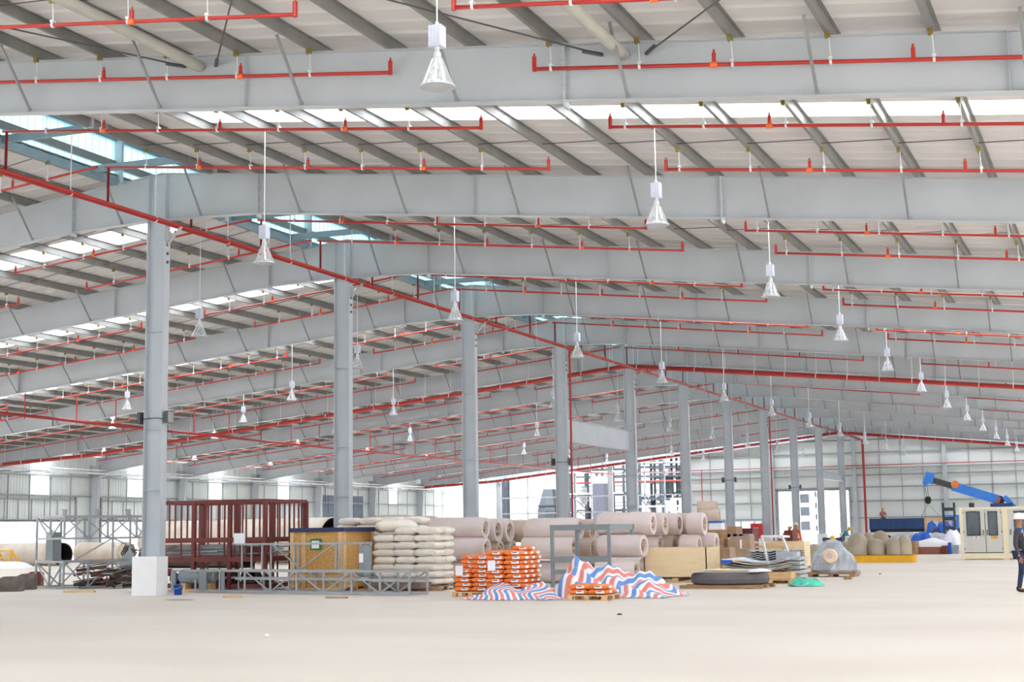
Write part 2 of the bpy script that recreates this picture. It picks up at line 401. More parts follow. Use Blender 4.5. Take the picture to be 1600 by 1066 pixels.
# ------------------------------------------------------------------ gable wall (right part clad, left part open)
GW = YG+.25
gw = MB()
def gable_piece(x0, x1, z0, z1=None):
    n = max(1, int((x1-x0)/2)); 
    for i in range(n):
        a = x0+(x1-x0)*i/n; b = x0+(x1-x0)*(i+1)/n
        za = z1 if z1 else zt(a)+.2; zb_ = z1 if z1 else zt(b)+.2
        gw.add([(a,GW,z0),(b,GW,z0),(b,GW,zb_),(a,GW,za)],[(0,1,2,3)])
gable_piece(-17.4, -14.9, 0); gable_piece(-14.9, -9.7, 2.3); gable_piece(-9.7, -8.1, 0); gable_piece(-8.1, -.75, 5.35); gable_piece(-.75, XR, 0)
gable_piece(-14.9, -9.7, 0, .9)
tag(gw.build('wall_back', M_WALL), kind='structure')
gz = [2.5, 4.15, 5.55, 6.75, 7.45, 9.0, 10.3]
for i, z in enumerate(gz):
    xr = min(XR, (11.7-z)/SR); xl = -17.4
    q = MB()
    if z < 5: q.box(-17.4, -8.2, GW-.2, GW-.02, z-.04, z+.07); q.box(-.7, xr, GW-.2, GW-.02, z-.04, z+.07)
    else: q.box(xl, xr, GW-.2, GW-.02, z-.05, z+.07)
    tag(q.build('wall_girt', M_GIRT, loc=(0, GW, z)), 'horizontal grey girt across the far end wall, %s from the floor' % ORD[i], 'girt', 'end wall girts')
q = MB()
for x in [-15.1,-13,-10.9,-8.8,2.3,4.4,6.5,10.9,13.0,15.2,17.3,19.5,21.6]: q.box(x-.025, x+.025, GW-.08, GW-.03, 2.5 if x > 0 else 5.4 if x > -9 else 2.5, zt(x)+.1)
tag(q.build('trim_6', M_GIRT), kind='structure')
for i, x in enumerate((-39.0, -26.0, -17.6, -8.6, -.2, 8.6, 17.4)):
    q = MB(); h = zt(x)-dep(x)
    if x > -1: q.box(x-.2, x+.2, GW-.45, GW-.2, 0, h)
    else: q.box(x-.28, x+.28, GW-.4, GW-.38, 0, h); q.box(x-.28, x-.26, GW-.5, GW-.26, 0, h); q.box(x+.26, x+.28, GW-.5, GW-.26, 0, h)
    tag(q.build('end_wall_column', M_STEEL, loc=(x, GW-.35, 0)), 'steel post of the far end wall, %s from the left' % ORD[i], 'column', 'end wall posts')
q = MB()
for x0, x1, z in ((-39, -17.6, 5.3), (-26, -17.6, 7.6), (-26, -17.6, 8.6), (-39, -26, 3.6)): q.box(x0, x1, GW-.35, GW-.25, z-.06, z+.06)
for x in (-35.6, -32, -30, -28.2, -22.2, -20): q.box(x-.06, x+.06, GW-.35, GW-.25, 0, zt(x)-dep(x))
tag(q.build('open_wall_framing', M_STEEL, loc=(-28, GW-.3, 0)), 'bare grey girts and posts across the unclad opening of the end wall', 'framing')
c = copy_tree(root0); c.location = (0, GW-.75, 0)
tag(c, 'tapered grey steel rafter along the top of the far end wall', 'rafter', 'steel rafters across the hall')
# ------------------------------------------------------------------ sprinkler pipework
mainp = thing('sprinkler_main_pipe', (.5, -16, 10.42), 'long red fire main running along the ridge beside the columns', 'pipe')
MB().tube([(.45, -20, 10.43), (.45, YG-1, 10.43)], .075, 10).build('pipe', M_REDDK, mainp, smooth=True)
MB().tube([(.62, -20, 10.40), (.62, YG-1, 10.40)], .03, 8).build('side_pipe', M_RED, mainp, smooth=True)
q = MB(); y = -19
q.bar((.45, y, 10.5), (.45, y, zt(.45)), .02); q.lathe([(.085, -.02), (.085, .02)], (.45, y, 10.43), 10, 'y'); h0 = q.build('hanger_clamp', M_WHITEMETAL, mainp)
while y < YG-5: y += 3.6; c = h0.copy(); COL.objects.link(c); c.location = (0, y+19, 0)
BY = [-18, -14.45, -11.08, -6.95, -3.05, .75, 4.5, 8.2, 11.9, 15.6, 19.4, 23.2, 27.1, 30.3]
while BY[-1] < 108: BY.append(BY[-1]+3.62)
def pz(x): return zt(x)-.49
def branch(xa, xb, ends, detail=True):
    r = proto('sprinkler_branch_pipe'); n = max(1, int(abs(xb-xa)/3)); pts = []
    xs = [xa+(xb-xa)*i/n for i in range(n+1)]
    if xa*xb < 0: xs = sorted(set(xs+[0]))
    pts = [(x, 0, pz(x)) for x in xs]
    MB().tube(pts, .035, 8).build('pipe', M_RED, r, smooth=True)
    if xa > 0 or xb > 0: s = 1
    else: s = -1
    lo, hi = min(xa, xb), max(xa, xb)
    for e in ends:
        q = MB(); q.tube([(e, 0, pz(e)-.04), (e, 0, pz(e)+.22)], .042, 8); q.tube([(e, 0, pz(e)+.2), (e, 0, pz(e)+.28)], .02, 6); q.build('end_riser', M_RED, r)
    e0 = ends[0] if ends else lo; x = e0
    sg = -1 if e0 > (lo+hi)/2 else 1
    ks = []; x = e0+sg*3.24
    while lo+.2 < x < hi-.2: ks.append(x); x += sg*3.24
    hs = [1.62*k_+.02 for k_ in range(-27, 20) if k_ != 0 and lo-.05 < 1.62*k_ < hi-.1]
    if detail:
        for x in ks:
            q = MB(); q.tube([(x, 0, pz(x)), (x, 0, pz(x)+.2)], .036, 8); q.tube([(x, 0, pz(x)+.18), (x, 0, pz(x)+.26)], .02, 6); q.build('sprinkler_riser', M_RED, r)
        for x in hs:
            q = MB(); q.tube([(x, 0, pz(x)+.03), (x-.02, 0, zt(x)+.02)], .011, 5); q.box(x-.03, x+.03, -.05, .05, pz(x)+.04, pz(x)+.08); q.lathe([(.052, -.02), (.052, .02)], (x, 0, pz(x)), 8, 'x'); q.build('hanger_rod', M_WHITEMETAL, r)
        for x in ks[::2]: q = MB(); q.lathe([(.055, -.06), (.055, .06)], (x+.0, 0, pz(x)), 8, 'x'); q.build('coupling', mat('orange_coupling', (232, 110, 50), .5), r)
        for x in hs: q = MB(); q.box(x-.08, x-.0, -.04, .04, zt(x)-.08, zt(x)+.03); q.build('purlin_clamp', M_BRASS, r)
    else:
        q = MB(); g = MB()
        for x in ks: q.tube([(x, 0, pz(x)), (x, 0, pz(x)+.26)], .036, 6)
        for x in hs: g.tube([(x, 0, pz(x)+.03), (x-.02, 0, zt(x)+.02)], .011, 4)
        if q.v: q.build('sprinkler_risers', M_RED, r)
        g.build('hanger_rods', M_WHITEMETAL, r)
    if xa == .3 or xa == .05:
        MB().tube([(.42, 0, 10.45), (.42, 0, pz(.42))], .035, 8).build('feed_riser', M_REDDK, r)
    return r
SEG = [((.3, 13.05), [13.05], 'from the ridge down the right slope'), ((15.9, 31.6), [15.9], 'on the outer right slope'),
       ((.05, -9.3), [-9.3], 'from the ridge down the left slope'), ((-12.4, -27.0), [-12.4], 'on the middle of the left slope'), ((-29.6, -43.2), [-29.6], 'on the outer left slope')]
for (seg, ends, words) in SEG:
    near = branch(seg[0], seg[1], ends, True); far = branch(seg[0], seg[1], ends, False); un = True; uf = True
    for i, y in enumerate(BY):
        if seg[0] < -10 and y < 0: continue
        if seg[1] == -9.3 and y < -8: continue
        if y < 36 : c = near if un else copy_tree(near); un = False
        else: c = far if uf else copy_tree(far); uf = False
        c.location = (0, y, 0)
        tag(c, 'thin red sprinkler pipe %s, %s from the camera' % (words, ORD[i] if i < 30 else 'number %d' % (i+1)), 'pipe', 'red sprinkler branch pipes')
for i, y in enumerate((42.1, 107.0)):
    t_ = thing('cross_main_pipe', (0, y, 10.5), 'thick red fire main crossing the hall under the rafters, %s' % ('halfway down the hall' if i == 0 else 'close to the far end wall'), 'pipe')
    q = MB(); cz = lambda x: (10.55 - .107*x) if x > 0 else (10.55+.103*x if x > -36 else 10.55-.103*36+.05*(x+36))
    xs = [-44, -36, -28, -20, -10, 0, 8, 16, 24, 32]
    q.tube([(x, y, cz(x)) for x in xs], .11, 10); q.build('pipe', M_REDDK, t_, smooth=True)
    q = MB(); q.tube([(x, y-.25, cz(x)-.08) for x in xs], .05, 8); q.tube([(x, y+.3, cz(x)+.12) for x in xs[:8]], .05, 8); q.build('side_pipes', M_RED, t_, smooth=True)
    x = -43
    while x < 32: q = MB(); q.box(x-.015, x+.015, y-.3, y-.27, cz(x)-.12, cz(x)+.1); q.tube([(x, y, cz(x)), (x, y, zt(x))], .015, 4); x += 1.62; q.build('clamp', M_WHITEMETAL, t_)
    if i == 1: MB().tube([(.45, y, 10.5), (.45, y+7.5, 10.4), (.9, y+7.6, 10.2), (.9, y+7.6, 0)], .12, 8).build('drop', M_REDDK, t_)
t_ = thing('left_main_pipe', (-25, 20, 7.5), 'red fire main running lengthways under the left slope of the roof', 'pipe')
MB().tube([(-25, 14, 7.72), (-25, 50, 7.48), (-25, YG-2, 7.48)], .08, 8).build('pipe', M_REDDK, t_, smooth=True)
q = MB()
for y in BY:
    if y > 14: q.tube([(-25, y, 7.5), (-25, y, pz(-25))], .035, 6)
q.build('risers', M_RED, t_)
t_ = thing('end_wall_pipe', (0, GW-.6, 7.75), 'thin red pipe running level across the far end wall', 'pipe')
MB().tube([(-24, GW-.55, 7.72), (XR, GW-.55, 7.72)], .05, 6).build('pipe', M_RED, t_)
MB().tube([(-15.9, GW-.55, 7.72), (-15.9, GW-.55, 1.5)], .05, 6).build('drop', M_RED, t_)
for n_ in (3, 7):
    tag(MB().tube([(.36, n_*D-.1, 10.35), (.36, n_*D-.1, 0)], .055, 8).build('downpipe', M_REDDK, loc=(.36, n_*D-.1, 0)), 'red vertical pipe on the %s ridge column from the left' % ORD[n_], 'pipe')
# ------------------------------------------------------------------ rods, struts, portal beams
def sag(y, xa, xb):
    q = MB(); x = xa; 
    k = 0
    while x < xb-1e-3:
        x2 = x+1.62; z1, z2 = zt(x)+.06, zt(x2)+.17
        if k % 1 == 0: q.tube([(x, y, z1), (x2, y+.06, z2)], .011, 4)
        x = x2; k += 1
    return q
for n_ in range(-2, 10):
    for fi, fr in enumerate((.36, .70)):
        y = (n_+fr)*D
        for s_, (xa, xb) in (('right', (1.62, 30.8)), ('left', (-42.1, -1.62))):
            tag(sag(y, xa, xb).build('sag_rod', M_ROD, loc=(xa, y, zt(xa))), 'thin bracing rod threaded through the purlins, %s %s roof bay, %s' % (ORD[n_+2], s_, ('near half', 'far half')[fi]), 'rod', 'purlin sag rods')
for i, x in enumerate((8.75, 17.5, 26.2)):
    z = zt(x)-.22
    q = MB(); q.tube([(x, -2*D+.1, z), (x, -D-.1, z)], .11, 14); q.box(x-.1, x+.1, -D-.25, -D-.005, z-.01, z+.01)
    tag(q.build('roof_strut', M_TUBE, loc=(x, -2*D, z), smooth=False), 'round grey-green strut under the roof ending at the nearest visible rafter, %s from the left' % ORD[i], 'strut', 'round roof struts')
rods = [((9.1,-D-.05), (17.3,-2*D)), ((17.1,-D-.05), (9.0,-2*D)), ((17.9,-D-.05), (26.0,-2*D)), ((8.4,-D-.05), (.4,-2*D))]
for i, ((x0, y0), (x1, y1)) in enumerate(rods):
    q = MB(); q.tube([(x0, y0, zt(x0)-.2), (x1, y1, zt(x1)-.25)], .016, 6); q.tube([(x0, y0, zt(x0)-.2), (x0+(x1-x0)*.03, y0+(y1-y0)*.03, zt(x0)-.2)], .035, 6)
    tag(q.build('bracing_rod', M_ROD, loc=(x0, y0, zt(x0)-.2)), 'dark diagonal rod at the nearest rafter, fixed %s' % ('at its left strut, running right', 'left of its right strut, running left', 'right of its right strut', 'left of its left strut')[i], 'rod')
q = MB(); a = Vector((-.15, 3*D+.15, 6.5)); b = Vector((-.15, 4*D-.15, 6.4))
q.add([(-.15,3*D+.15,7.05),(-.15,4*D-.15,7.05),(-.15,4*D-.15,5.95),(-.15,3*D+.15,5.95)], [(0,1,2,3)]); 
for z in (5.95, 7.05): q.box(-.29, -.01, 3*D+.14, 4*D-.14, z-.01, z+.01)
tag(q.build('portal_beam', M_COLUMN, loc=(-.15, 3*D, 6.5)), 'deep grey beam spanning between the fourth and fifth ridge columns', 'beam')
q = MB(); q.box(-.29, -.01, 9*D+.14, 10*D-.14, 5.95, 6.0); q.box(-.29, -.01, 9*D+.14, 10*D-.14, 6.6, 6.65); q.box(-.16, -.14, 9*D+.14, 10*D-.14, 6.0, 6.6)
tag(q.build('portal_beam', M_COLUMN, loc=(-.15, 9*D, 6.3)), 'deep grey beam spanning between the last two ridge columns', 'beam')
# ------------------------------------------------------------------ floodlights strapped to columns
flp = proto('column_floodlight')
for s_ in (-1, 1):
    x = -.165+s_*.46
    q = MB(); q.box(x-.05, x+.05, -.16, .16, -.12, .22); 
    for k in range(5): q.box(x-s_*.05-.03, x-s_*.05+.03, -.13+k*.065-.008, -.13+k*.065+.008, -.1, .2)
    q.build('lamp_head', M_ROD, flp)
    MB().box(x+s_*.05, x+s_*.06, -.13, .13, -.1, .2).build('lens', M_GIRT, flp)
MB().tube([(-.6, -.15, 0), (-.35, -.16, .02), (0, -.16, .03), (.25, -.15, 0)], .014, 6).build('cable', M_BLACK, flp)
for i, n_ in enumerate((0, 3, 6, 8)):
    c = flp if i == 0 else copy_tree(flp); c.location = (0, n_*D, 4.9)
    tag(c, 'pair of dark floodlights strapped to the %s ridge column from the left' % ORD[n_], 'floodlight', 'column floodlights')
# ------------------------------------------------------------------ high-bay lamps
LZ = 8.03
def lamp_proto(x, detail):
    r = proto('highbay_lamp')
    q = MB(); n = 32; R = .25; H = .46; rings = []
    for k in range(n):
        a = 2*math.pi*k/n; f = 1 if k % 2 else .95
        rings.append((math.cos(a)*f, math.sin(a)*f))
    vs_ = []
    for (rr, z) in ((.05, H), (.09, H*.9), (.17, H*.45), (.235, H*.12), (.25, .03), (.255, .0)):
        vs_ += [(rr*a*(1 if rr < .24 else 1), rr*b, z) for a, b in rings]
    fs = [(i*n+k, i*n+(k+1) % n, (i+1)*n+(k+1) % n, (i+1)*n+k) for i in range(5) for k in range(n)]
    q.add(vs_, fs); q.build('reflector', M_CLEAR, r)['label'] = 'clear ribbed cone reflector'
    q = MB(); q.lathe([(.262, 0), (.262, .015), (.245, .015), (.245, 0), (.262, 0)], n=24); q.build('rim', M_WHITEMETAL, r)
    q = MB(); q.lathe([(.0, H+.14), (.035, H+.14), (.035, H+.08), (.055, H+.06), (.055, H-.02), (.03, H-.06), (.03, H-.2), (.0, H-.22)], n=12); q.build('lamp_holder', M_WHITEMETAL, r)
    q = MB(); q.box(-.1, .1, -.09, .09, H+.14, H+.46)
    if detail:
        for k in range(4): q.box(-.09+k*.055, -.07+k*.055, -.1, -.09, H+.17, H+.43)
    q.build('ballast_box', M_BALLAST, r)
    q = MB(); q.tube([(0, 0, H+.46), (0, 0, zt(x)-LZ+.02)], .012, 5); q.tube([(0,0,H+.46),(0,0,H+.52)], .03, 8); q.build('hanging_cable', M_WHITEMETAL, r)
    return r
ROWS = [(26.0, 'far right'), (16.2, 'right of the ridge, outer'), (6.45, 'right of the ridge, inner'), (-2.85, 'just left of the ridge'), (-12.4, 'second left of the ridge'), (-22.2, 'third left of the ridge'), (-31.5, 'fourth left of the ridge'), (-40.6, 'along the left wall')]
for x, words in ROWS:
    p0 = lamp_proto(x, True); first = True
    for i, n_ in enumerate(range(-2, 10)):
        y = (n_+.55)*D
        if x < -10 and n_ < 0: continue
        if x == 26 and n_ < 2: continue
        if y > YG-5: continue
        c = p0 if first else copy_tree(p0); first = False
        z = LZ + (.12 if x < 0 else 0) + (0 if x > -30 else (-.0 if x > -35 else -.75))
        c.location = (x, y, z)
        tag(c, 'hanging cone lamp, %s from the camera, row %s' % (ORD[i], words), 'lamp', 'highbay lamps')
# ================================================================== objects on the floor
M_GALV = mat('galvanised_frame', (164, 168, 172), .45, metal=.15, var=.05, scale=4)
M_GREY = mat('grey_paint', (132, 142, 148), .5, var=.04)
M_MAROON = mat('red_oxide_primer', (118, 48, 44), .6, var=.1)
M_OSB = mat('osb_board', (214, 170, 104), .8, rgb2=(176, 128, 66), scale=14, bump=.15, bscale=30, stretch=(1, 1, 2.2))
M_WOOD = mat('pale_timber', (222, 186, 140), .75, rgb2=(204, 164, 116), scale=3, stretch=(1, 6, 6))
M_OLDWOOD = mat('weathered_timber', (176, 142, 108), .85, rgb2=(146, 112, 84), scale=4, stretch=(1, 6, 6))
M_PLY = mat('plywood', (240, 218, 180), .7, rgb2=(234, 208, 166), scale=2, stretch=(1, 1, 5))
M_NAVY = mat('navy_sheet', (38, 50, 92), .6)
M_SACK = mat('off_white_sack', (240, 234, 226), .85, rgb2=(230, 222, 210), scale=3, bump=.35, bscale=9)
M_ORANGE = mat('orange_bag', (238, 136, 66), .5, rgb2=(230, 116, 46), scale=5, bump=.2, bscale=14)
M_ROLL = mat('wrapped_roll', (224, 210, 208), .55, rgb2=(214, 198, 190), scale=1.6, bump=.15, bscale=6)
M_ROLL2 = mat('tan_roll', (208, 190, 174), .65, rgb2=(192, 172, 154), scale=1.6, bump=.15, bscale=6)
M_CARD = mat('cardboard', (176, 150, 128), .8, rgb2=(160, 132, 110), scale=3)
M_CORE = mat('cardboard_core', (150, 108, 66), .8)
M_PAPER = mat('white_paper', (240, 240, 246), .8, var=.01)
M_BLUE = mat('blue_plastic', (22, 96, 200), .4)
M_CRANE = mat('crane_blue', (58, 132, 226), .35)
M_TRUCK = mat('deep_blue_paint', (30, 66, 120), .45, var=.08)
M_YEL = mat('yellow_paint', (240, 180, 30), .45)
M_CREAM = mat('cream_paint', (238, 226, 196), .45, var=.02)
M_CABGREY = mat('cabinet_grey', (208, 208, 202), .5, var=.02)
M_PIPEW = mat('pale_pipe_steel', (218, 208, 196), .6, rgb2=(196, 180, 160), scale=.8)
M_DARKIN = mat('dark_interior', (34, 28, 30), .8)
M_RUST = mat('rusty_scrap', (92, 78, 72), .8, rgb2=(58, 50, 48), scale=3)
M_TAN = mat('tan_canvas', (178, 168, 152), .8, rgb2=(154, 144, 126), scale=1.2, bump=.25, bscale=5)
M_SKIN = mat('skin', (176, 122, 92), .6)
M_JEANS = mat('blue_jeans', (44, 62, 92), .8)
M_VEST = mat('charcoal_vest', (66, 64, 78), .8)
M_SHIRT = mat('blue_shirt', (40, 80, 150), .8)
M_HELM = mat('white_helmet', (244, 244, 246), .3)
M_HIVIS = mat('orange_coverall', (238, 92, 48), .7)
M_REFL = mat('reflective_band', (230, 224, 150), .5)
M_TEAL = mat('teal_tarp', (92, 214, 184), .6, rgb2=(60, 180, 156), scale=4, bump=.3, bscale=6)
M_STEELDK = mat('dull_plant_steel', (54, 62, 72), .5, var=.12)
M_GLASS = sheer('window_glass', (190, 200, 205), .82, .1, True)
M_WRAP = mat('grey_plastic_wrap', (186, 192, 200), .3, rgb2=(150, 156, 168), scale=3, bump=.4, bscale=7)
M_SHEETS = mat('metal_sheets', (178, 184, 190), .4, metal=.2)

# ---- galvanised trusses on the left
def truss_box(q, P0, A, B, z0, z1, nb=4, na=2, r=.03, diag=True):
    P0 = Vector((P0[0], P0[1], 0)); A = Vector((A[0], A[1], 0)); B = Vector((B[0], B[1], 0))
    c = [P0, P0+B, P0+B+A, P0+A]
    for z in (z0, z1):
        for i in range(4): q.bar(c[i]+Vector((0,0,z)), c[(i+1) % 4]+Vector((0,0,z)), r*2)
    for (a, b, n) in ((c[0], c[1], nb), (c[1], c[2], na), (c[3], c[2], nb), (c[0], c[3], na)):
        for i in range(n+1):
            p_ = a+(b-a)*i/n
            if 0 < i < n or (n == nb): q.bar(p_+Vector((0,0,z0)), p_+Vector((0,0,z1)), r*1.8)
            if diag and i < n:
                p2 = a+(b-a)*(i+1)/n
                if i % 2: q.bar(p_+Vector((0,0,z0)), p2+Vector((0,0,z1)), r*1.3)
                else: q.bar(p_+Vector((0,0,z1)), p2+Vector((0,0,z0)), r*1.3)
P0, A_, B_ = (-6.15, 3.5), (-1.9, .95), (1.45, 3.0)
t_ = thing('platform_truss', (-6.1, 4.5, 0), 'galvanised box frame lying on the floor left of the nearest column', 'steel frame')
q = MB(); truss_box(q, P0, A_, B_, .05, .86); q.build('frame', M_GALV, t_)
q = MB()
for k in (.25, .5, .75): q.bar((P0[0]+A_[0]*0+B_[0]*k, P0[1]+B_[1]*k, .45), (P0[0]+A_[0]+B_[0]*k, P0[1]+A_[1]+B_[1]*k, .45), .05)
q.build('cross_members', M_GALV, t_)
t2 = thing('platform_truss', (-6.1, 4.5, .9), 'galvanised box frame stacked on top of another left of the nearest column', 'steel frame')
q = MB(); truss_box(q, P0, A_, B_, 1.60, 2.30); q.build('frame', M_GALV, t2)
q = MB()
for kx, ky in ((0,0),(1,0),(0,1),(1,1),(0,.5)):
    x, y = P0[0]+A_[0]*kx+B_[0]*ky, P0[1]+A_[1]*kx+B_[1]*ky
    if kx+ky: MB().bar((x, y, .92), (x, y, 1.57), .05).build('leg', M_GALV, t2)
q.bar((P0[0]+B_[0]*.1, P0[1]+B_[1]*.1, .9), (P0[0]+B_[0]*.5, P0[1]+B_[1]*.5, 1.6), .04); q.bar((P0[0]+B_[0]*.5, P0[1]+B_[1]*.5, 1.6), (P0[0]+B_[0]*.95, P0[1]+B_[1]*.95, .9), .04)
q.build('diagonal', M_GALV, t2)
for k in (0, .33, .66, 1): 
    q = MB(); x, y = P0[0]+B_[0]*k, P0[1]+B_[1]*k; q.box(x-.05, x+.05, y-.05, y+.05, 2.32, 2.5); q.box(x-.1, x+.1, y-.07, y+.07, 2.5, 2.52); q.build('head_plate', M_GALV, t2)
p = at(83, 880, 4.6); q = MB(); q.box(-.2, .2, -.16, .16, 0, .9); q.box(-.22, .22, -.18, .18, 0, .03); q.box(-.22, .22, -.18, .18, .87, .9)
dct = q.build('duct_section', M_GREY, loc=(0,0,0)); dct.location = (p.x, 4.6, .91); dct.rotation_euler.z = -.3; tag(dct, 'upright grey duct section standing on the lower galvanised frame', 'duct')
p = at(200, 900, 7.2); q = MB(); q.prism([(-.55, 0), (.55, 0), (.55, .75), (.05, 1.2), (-.55, .8)], 0, .06)
o = q.build('steel_plate', M_GREY, loc=(0,0,0)); o.location = (p.x, 7.2, .02); o.rotation_euler.z = -.35; tag(o, 'grey house-shaped steel plate standing behind the galvanised frames', 'plate')
# scrap
random.seed(3)
for i in range(22):
    x = -5.6+random.uniform(-1.0, 1.5); y = 5.2+random.uniform(-.9, 1.0)*1; L_ = random.uniform(.6, 1.3); a = random.uniform(0, math.pi); z = .06+.085*(i//3.5)
    q = MB(); dx, dy = math.cos(a)*L_/2, math.sin(a)*L_/2
    if i % 3 == 0: q.bar((-dx,-dy,0), (dx,dy,.12), .12, .1); q.bar((-dx,-dy,.09), (dx,dy,.21), .2, .02)
    elif i % 3 == 1: q.tube([(-dx,-dy,0), (0,0,.1), (dx,dy,.03)], .05, 8)
    else: q.bar((-dx,-dy,0), (dx,dy,.05), .05, .16); q.bar((0,-.2,0), (0,.2,.1), .1, .03)
    o = q.build('scrap_piece', M_RUST if i % 4 else M_MAROON, loc=(0,0,0)); o.location = (x, y, z)
    tag(o, '%s steel offcut in the scrap heap inside the lower frame, %s from the bottom' % ('oxide red' if i % 4 == 0 else 'rusty brown', ORD[i]), 'scrap', 'steel scrap heap')
for i, (x0, x1, yb_, h) in enumerate(((2, 29, 925, .46), (30, 50, 922, .5), (45, 61, 917, .5))):
    a = gr(x0, yb_); b = gr(x1, yb_); w_ = (b-a).length; q = MB(); q.box(-w_/2, w_/2, 0, .5, 0, h*.9)
    q.prism([(-w_/2, h*.9), (w_/2, h*.9), (w_/2-.08, h), (-w_/2+.1, h)], 0, .5, 'y')
    for k in (-.5, 0, .5): q.box(k*w_-.02, k*w_+.02, -.03, 0, 0, h*.9)
    q.box(-w_/2, w_/2, -.03, 0, h*.4, h*.46); q.bar((-w_/2, -.02, 0), (w_/2, -.02, h*.85), .04, .02)
    o = q.build('scrap_box', mat('rusty_grey_box', (132, 124, 118), .8, rgb2=(96, 86, 80)) if i != 2 else M_MAROON, loc=(0,0,0)); o.location = ((a.x+b.x)/2, (a.y+b.y)/2, 0); o.rotation_euler.z = math.atan2(b.y-a.y, b.x-a.x)+.45
    tag(o, ('grey rusty steel box at the left edge of the floor', 'brown rusty steel box between two others at the far left', 'oxide red steel box against the lower galvanised frame')[i], 'box')
def plank(x0, x1, y, nm, lab, m=M_WOOD, h=.06, w_=.12, rz=0.0):
    q = MB(); q.box(x0, x1, y-w_, y, 0, h); o = q.build(nm, m, loc=((x0+x1)/2, y, 0)); o.rotation_euler.z = rz; return tag(o, lab, 'timber')
a = gr(104, 926); b = gr(150, 926)
plank(a.x, b.x, a.y, 'timber_block', 'pale timber block on the floor in front of the galvanised frames', rz=.1)
a = gr(352, 934); b = gr(392, 933); plank(a.x, b.x, a.y, 'timber_block', 'pale timber packer under the long grey truss, left one', h=.05)
a = gr(512, 935); b = gr(545, 935); plank(a.x, b.x, a.y, 'timber_block', 'pale timber packer under the long grey truss, right one', m=M_OLDWOOD, h=.04)
# ---- big pipes at the back left
def roundbody(name, a, b, r, m, lab, cat, hollow=True, cap=None, n=28):
    t_ = thing(name, ((a[0]+b[0])/2, (a[1]+b[1])/2, a[2]), lab, cat)
    d_ = (Vector(b)-Vector(a)).normalized()
    MB().tube([a, b], r, n, caps=not hollow).build('shell', m, t_, smooth=False)
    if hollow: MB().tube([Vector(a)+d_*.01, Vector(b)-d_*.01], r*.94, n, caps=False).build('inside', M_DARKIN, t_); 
    q = MB(); e = Vector(b); q.tube([e-d_*.03, e+d_*.02], r*1.02, n, caps=False); q.build('rim', m, t_)
    return t_, d_
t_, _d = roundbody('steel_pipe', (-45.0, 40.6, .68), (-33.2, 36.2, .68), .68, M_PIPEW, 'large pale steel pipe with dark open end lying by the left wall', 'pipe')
t_, _d = roundbody('tube_exchanger', (-35.6, 41.0, .68), (-31.0, 39.3, .68), .66, M_PIPEW, 'pale steel cylinder packed with a bundle of small tubes', 'pipe', hollow=False)
c0 = Vector((-31.0, 39.3, .68)); sd = Vector((-_d.y, _d.x, 0)); k = 0
tb = MB().tube([(0,0,0), tuple(_d*.35)], .055, 8, caps=False).build('small_tube', mat('tube_cream', (226, 216, 200), .5), t_, loc=(0,0,0))
bl = MB().lathe([(0, 0), (.045, 0)], n=8).build('tube_bore', M_DARKIN, tb, loc=(0,0,0))
bl.data.transform(Matrix.Rotation(math.pi/2, 4, sd)); bl.data.transform(Matrix.Translation(_d*.351))
pts_ = [(i*.135+(j % 2)*.067, j*.117) for i in range(-5, 6) for j in range(-5, 6) if (i*.135+(j % 2)*.067)**2+(j*.117)**2 < .56**2]
for i, (u_, v_) in enumerate(pts_):
    o = tb if i == 0 else tb.copy()
    if i: COL.objects.link(o); o.parent = t_; e = bl.copy(); COL.objects.link(e); e.parent = o
    o.location = c0+sd*u_+Vector((0,0,v_))-Vector(t_.location)
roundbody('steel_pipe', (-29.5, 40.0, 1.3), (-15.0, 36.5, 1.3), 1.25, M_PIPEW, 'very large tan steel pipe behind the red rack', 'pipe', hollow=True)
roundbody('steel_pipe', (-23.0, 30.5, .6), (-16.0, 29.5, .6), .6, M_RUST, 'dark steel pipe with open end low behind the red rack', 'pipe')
p = gr(7, 888); q = MB()
for dx in (-.5, .5): q.bar((dx-.3, 0, 0), (dx, 0, .95), .09); q.bar((dx+.2, .6, 0), (dx, 0, .95), .09)
q.bar((-.5, 0, .95), (.5, 0, .95), .09); q.bar((-.4, 0, .6), (.6, 0, .6), .07)
o = q.build('yellow_trestle', M_YEL, loc=(0,0,0)); o.location = (p.x, p.y, 0); tag(o, 'yellow steel trestle in front of the big pipe at the left edge', 'trestle')
def mound(name, c, rx, ry, h, m, lab, cat, seed=1, n=26, rough=.12):
    random.seed(seed); ph = [random.uniform(0, 6.28) for _ in range(8)]; q = MB(); vs_ = []; fs = []
    R_ = 9
    for i in range(R_+1):
        for k in range(n):
            a_ = 2*math.pi*k/n; rr = i/R_
            ed = 1+.18*math.sin(2*a_+ph[0])+.12*math.sin(3*a_+ph[1])+.06*math.sin(7*a_+ph[2])
            x, y = rx*rr*ed*math.cos(a_), ry*rr*ed*math.sin(a_)
            z = h*(1-rr**2)**.6*(1+rough*math.sin(5*x/rx+ph[3])*math.cos(4*y/ry+ph[4])) + h*rough*.35*math.sin(9*a_+8*rr+ph[5])*rr*(1-rr)*3
            vs_.append((x, y, max(.012, z+.012)))
    for i in range(R_):
        for k in range(n): a_ = i*n+k; b_ = i*n+(k+1) % n; fs.append((a_, b_, b_+n, a_+n))
    q.add(vs_, fs); o = q.build(name, m, loc=(0,0,0), smooth=True); o.location = c; return tag(o, lab, cat)
p = gr(10, 889); mound('white_tarp', (p.x, p.y, 0), 1.9, 1.2, .38, M_PAPER, 'crumpled white sheet on the floor at the left edge', 'tarp', 5)
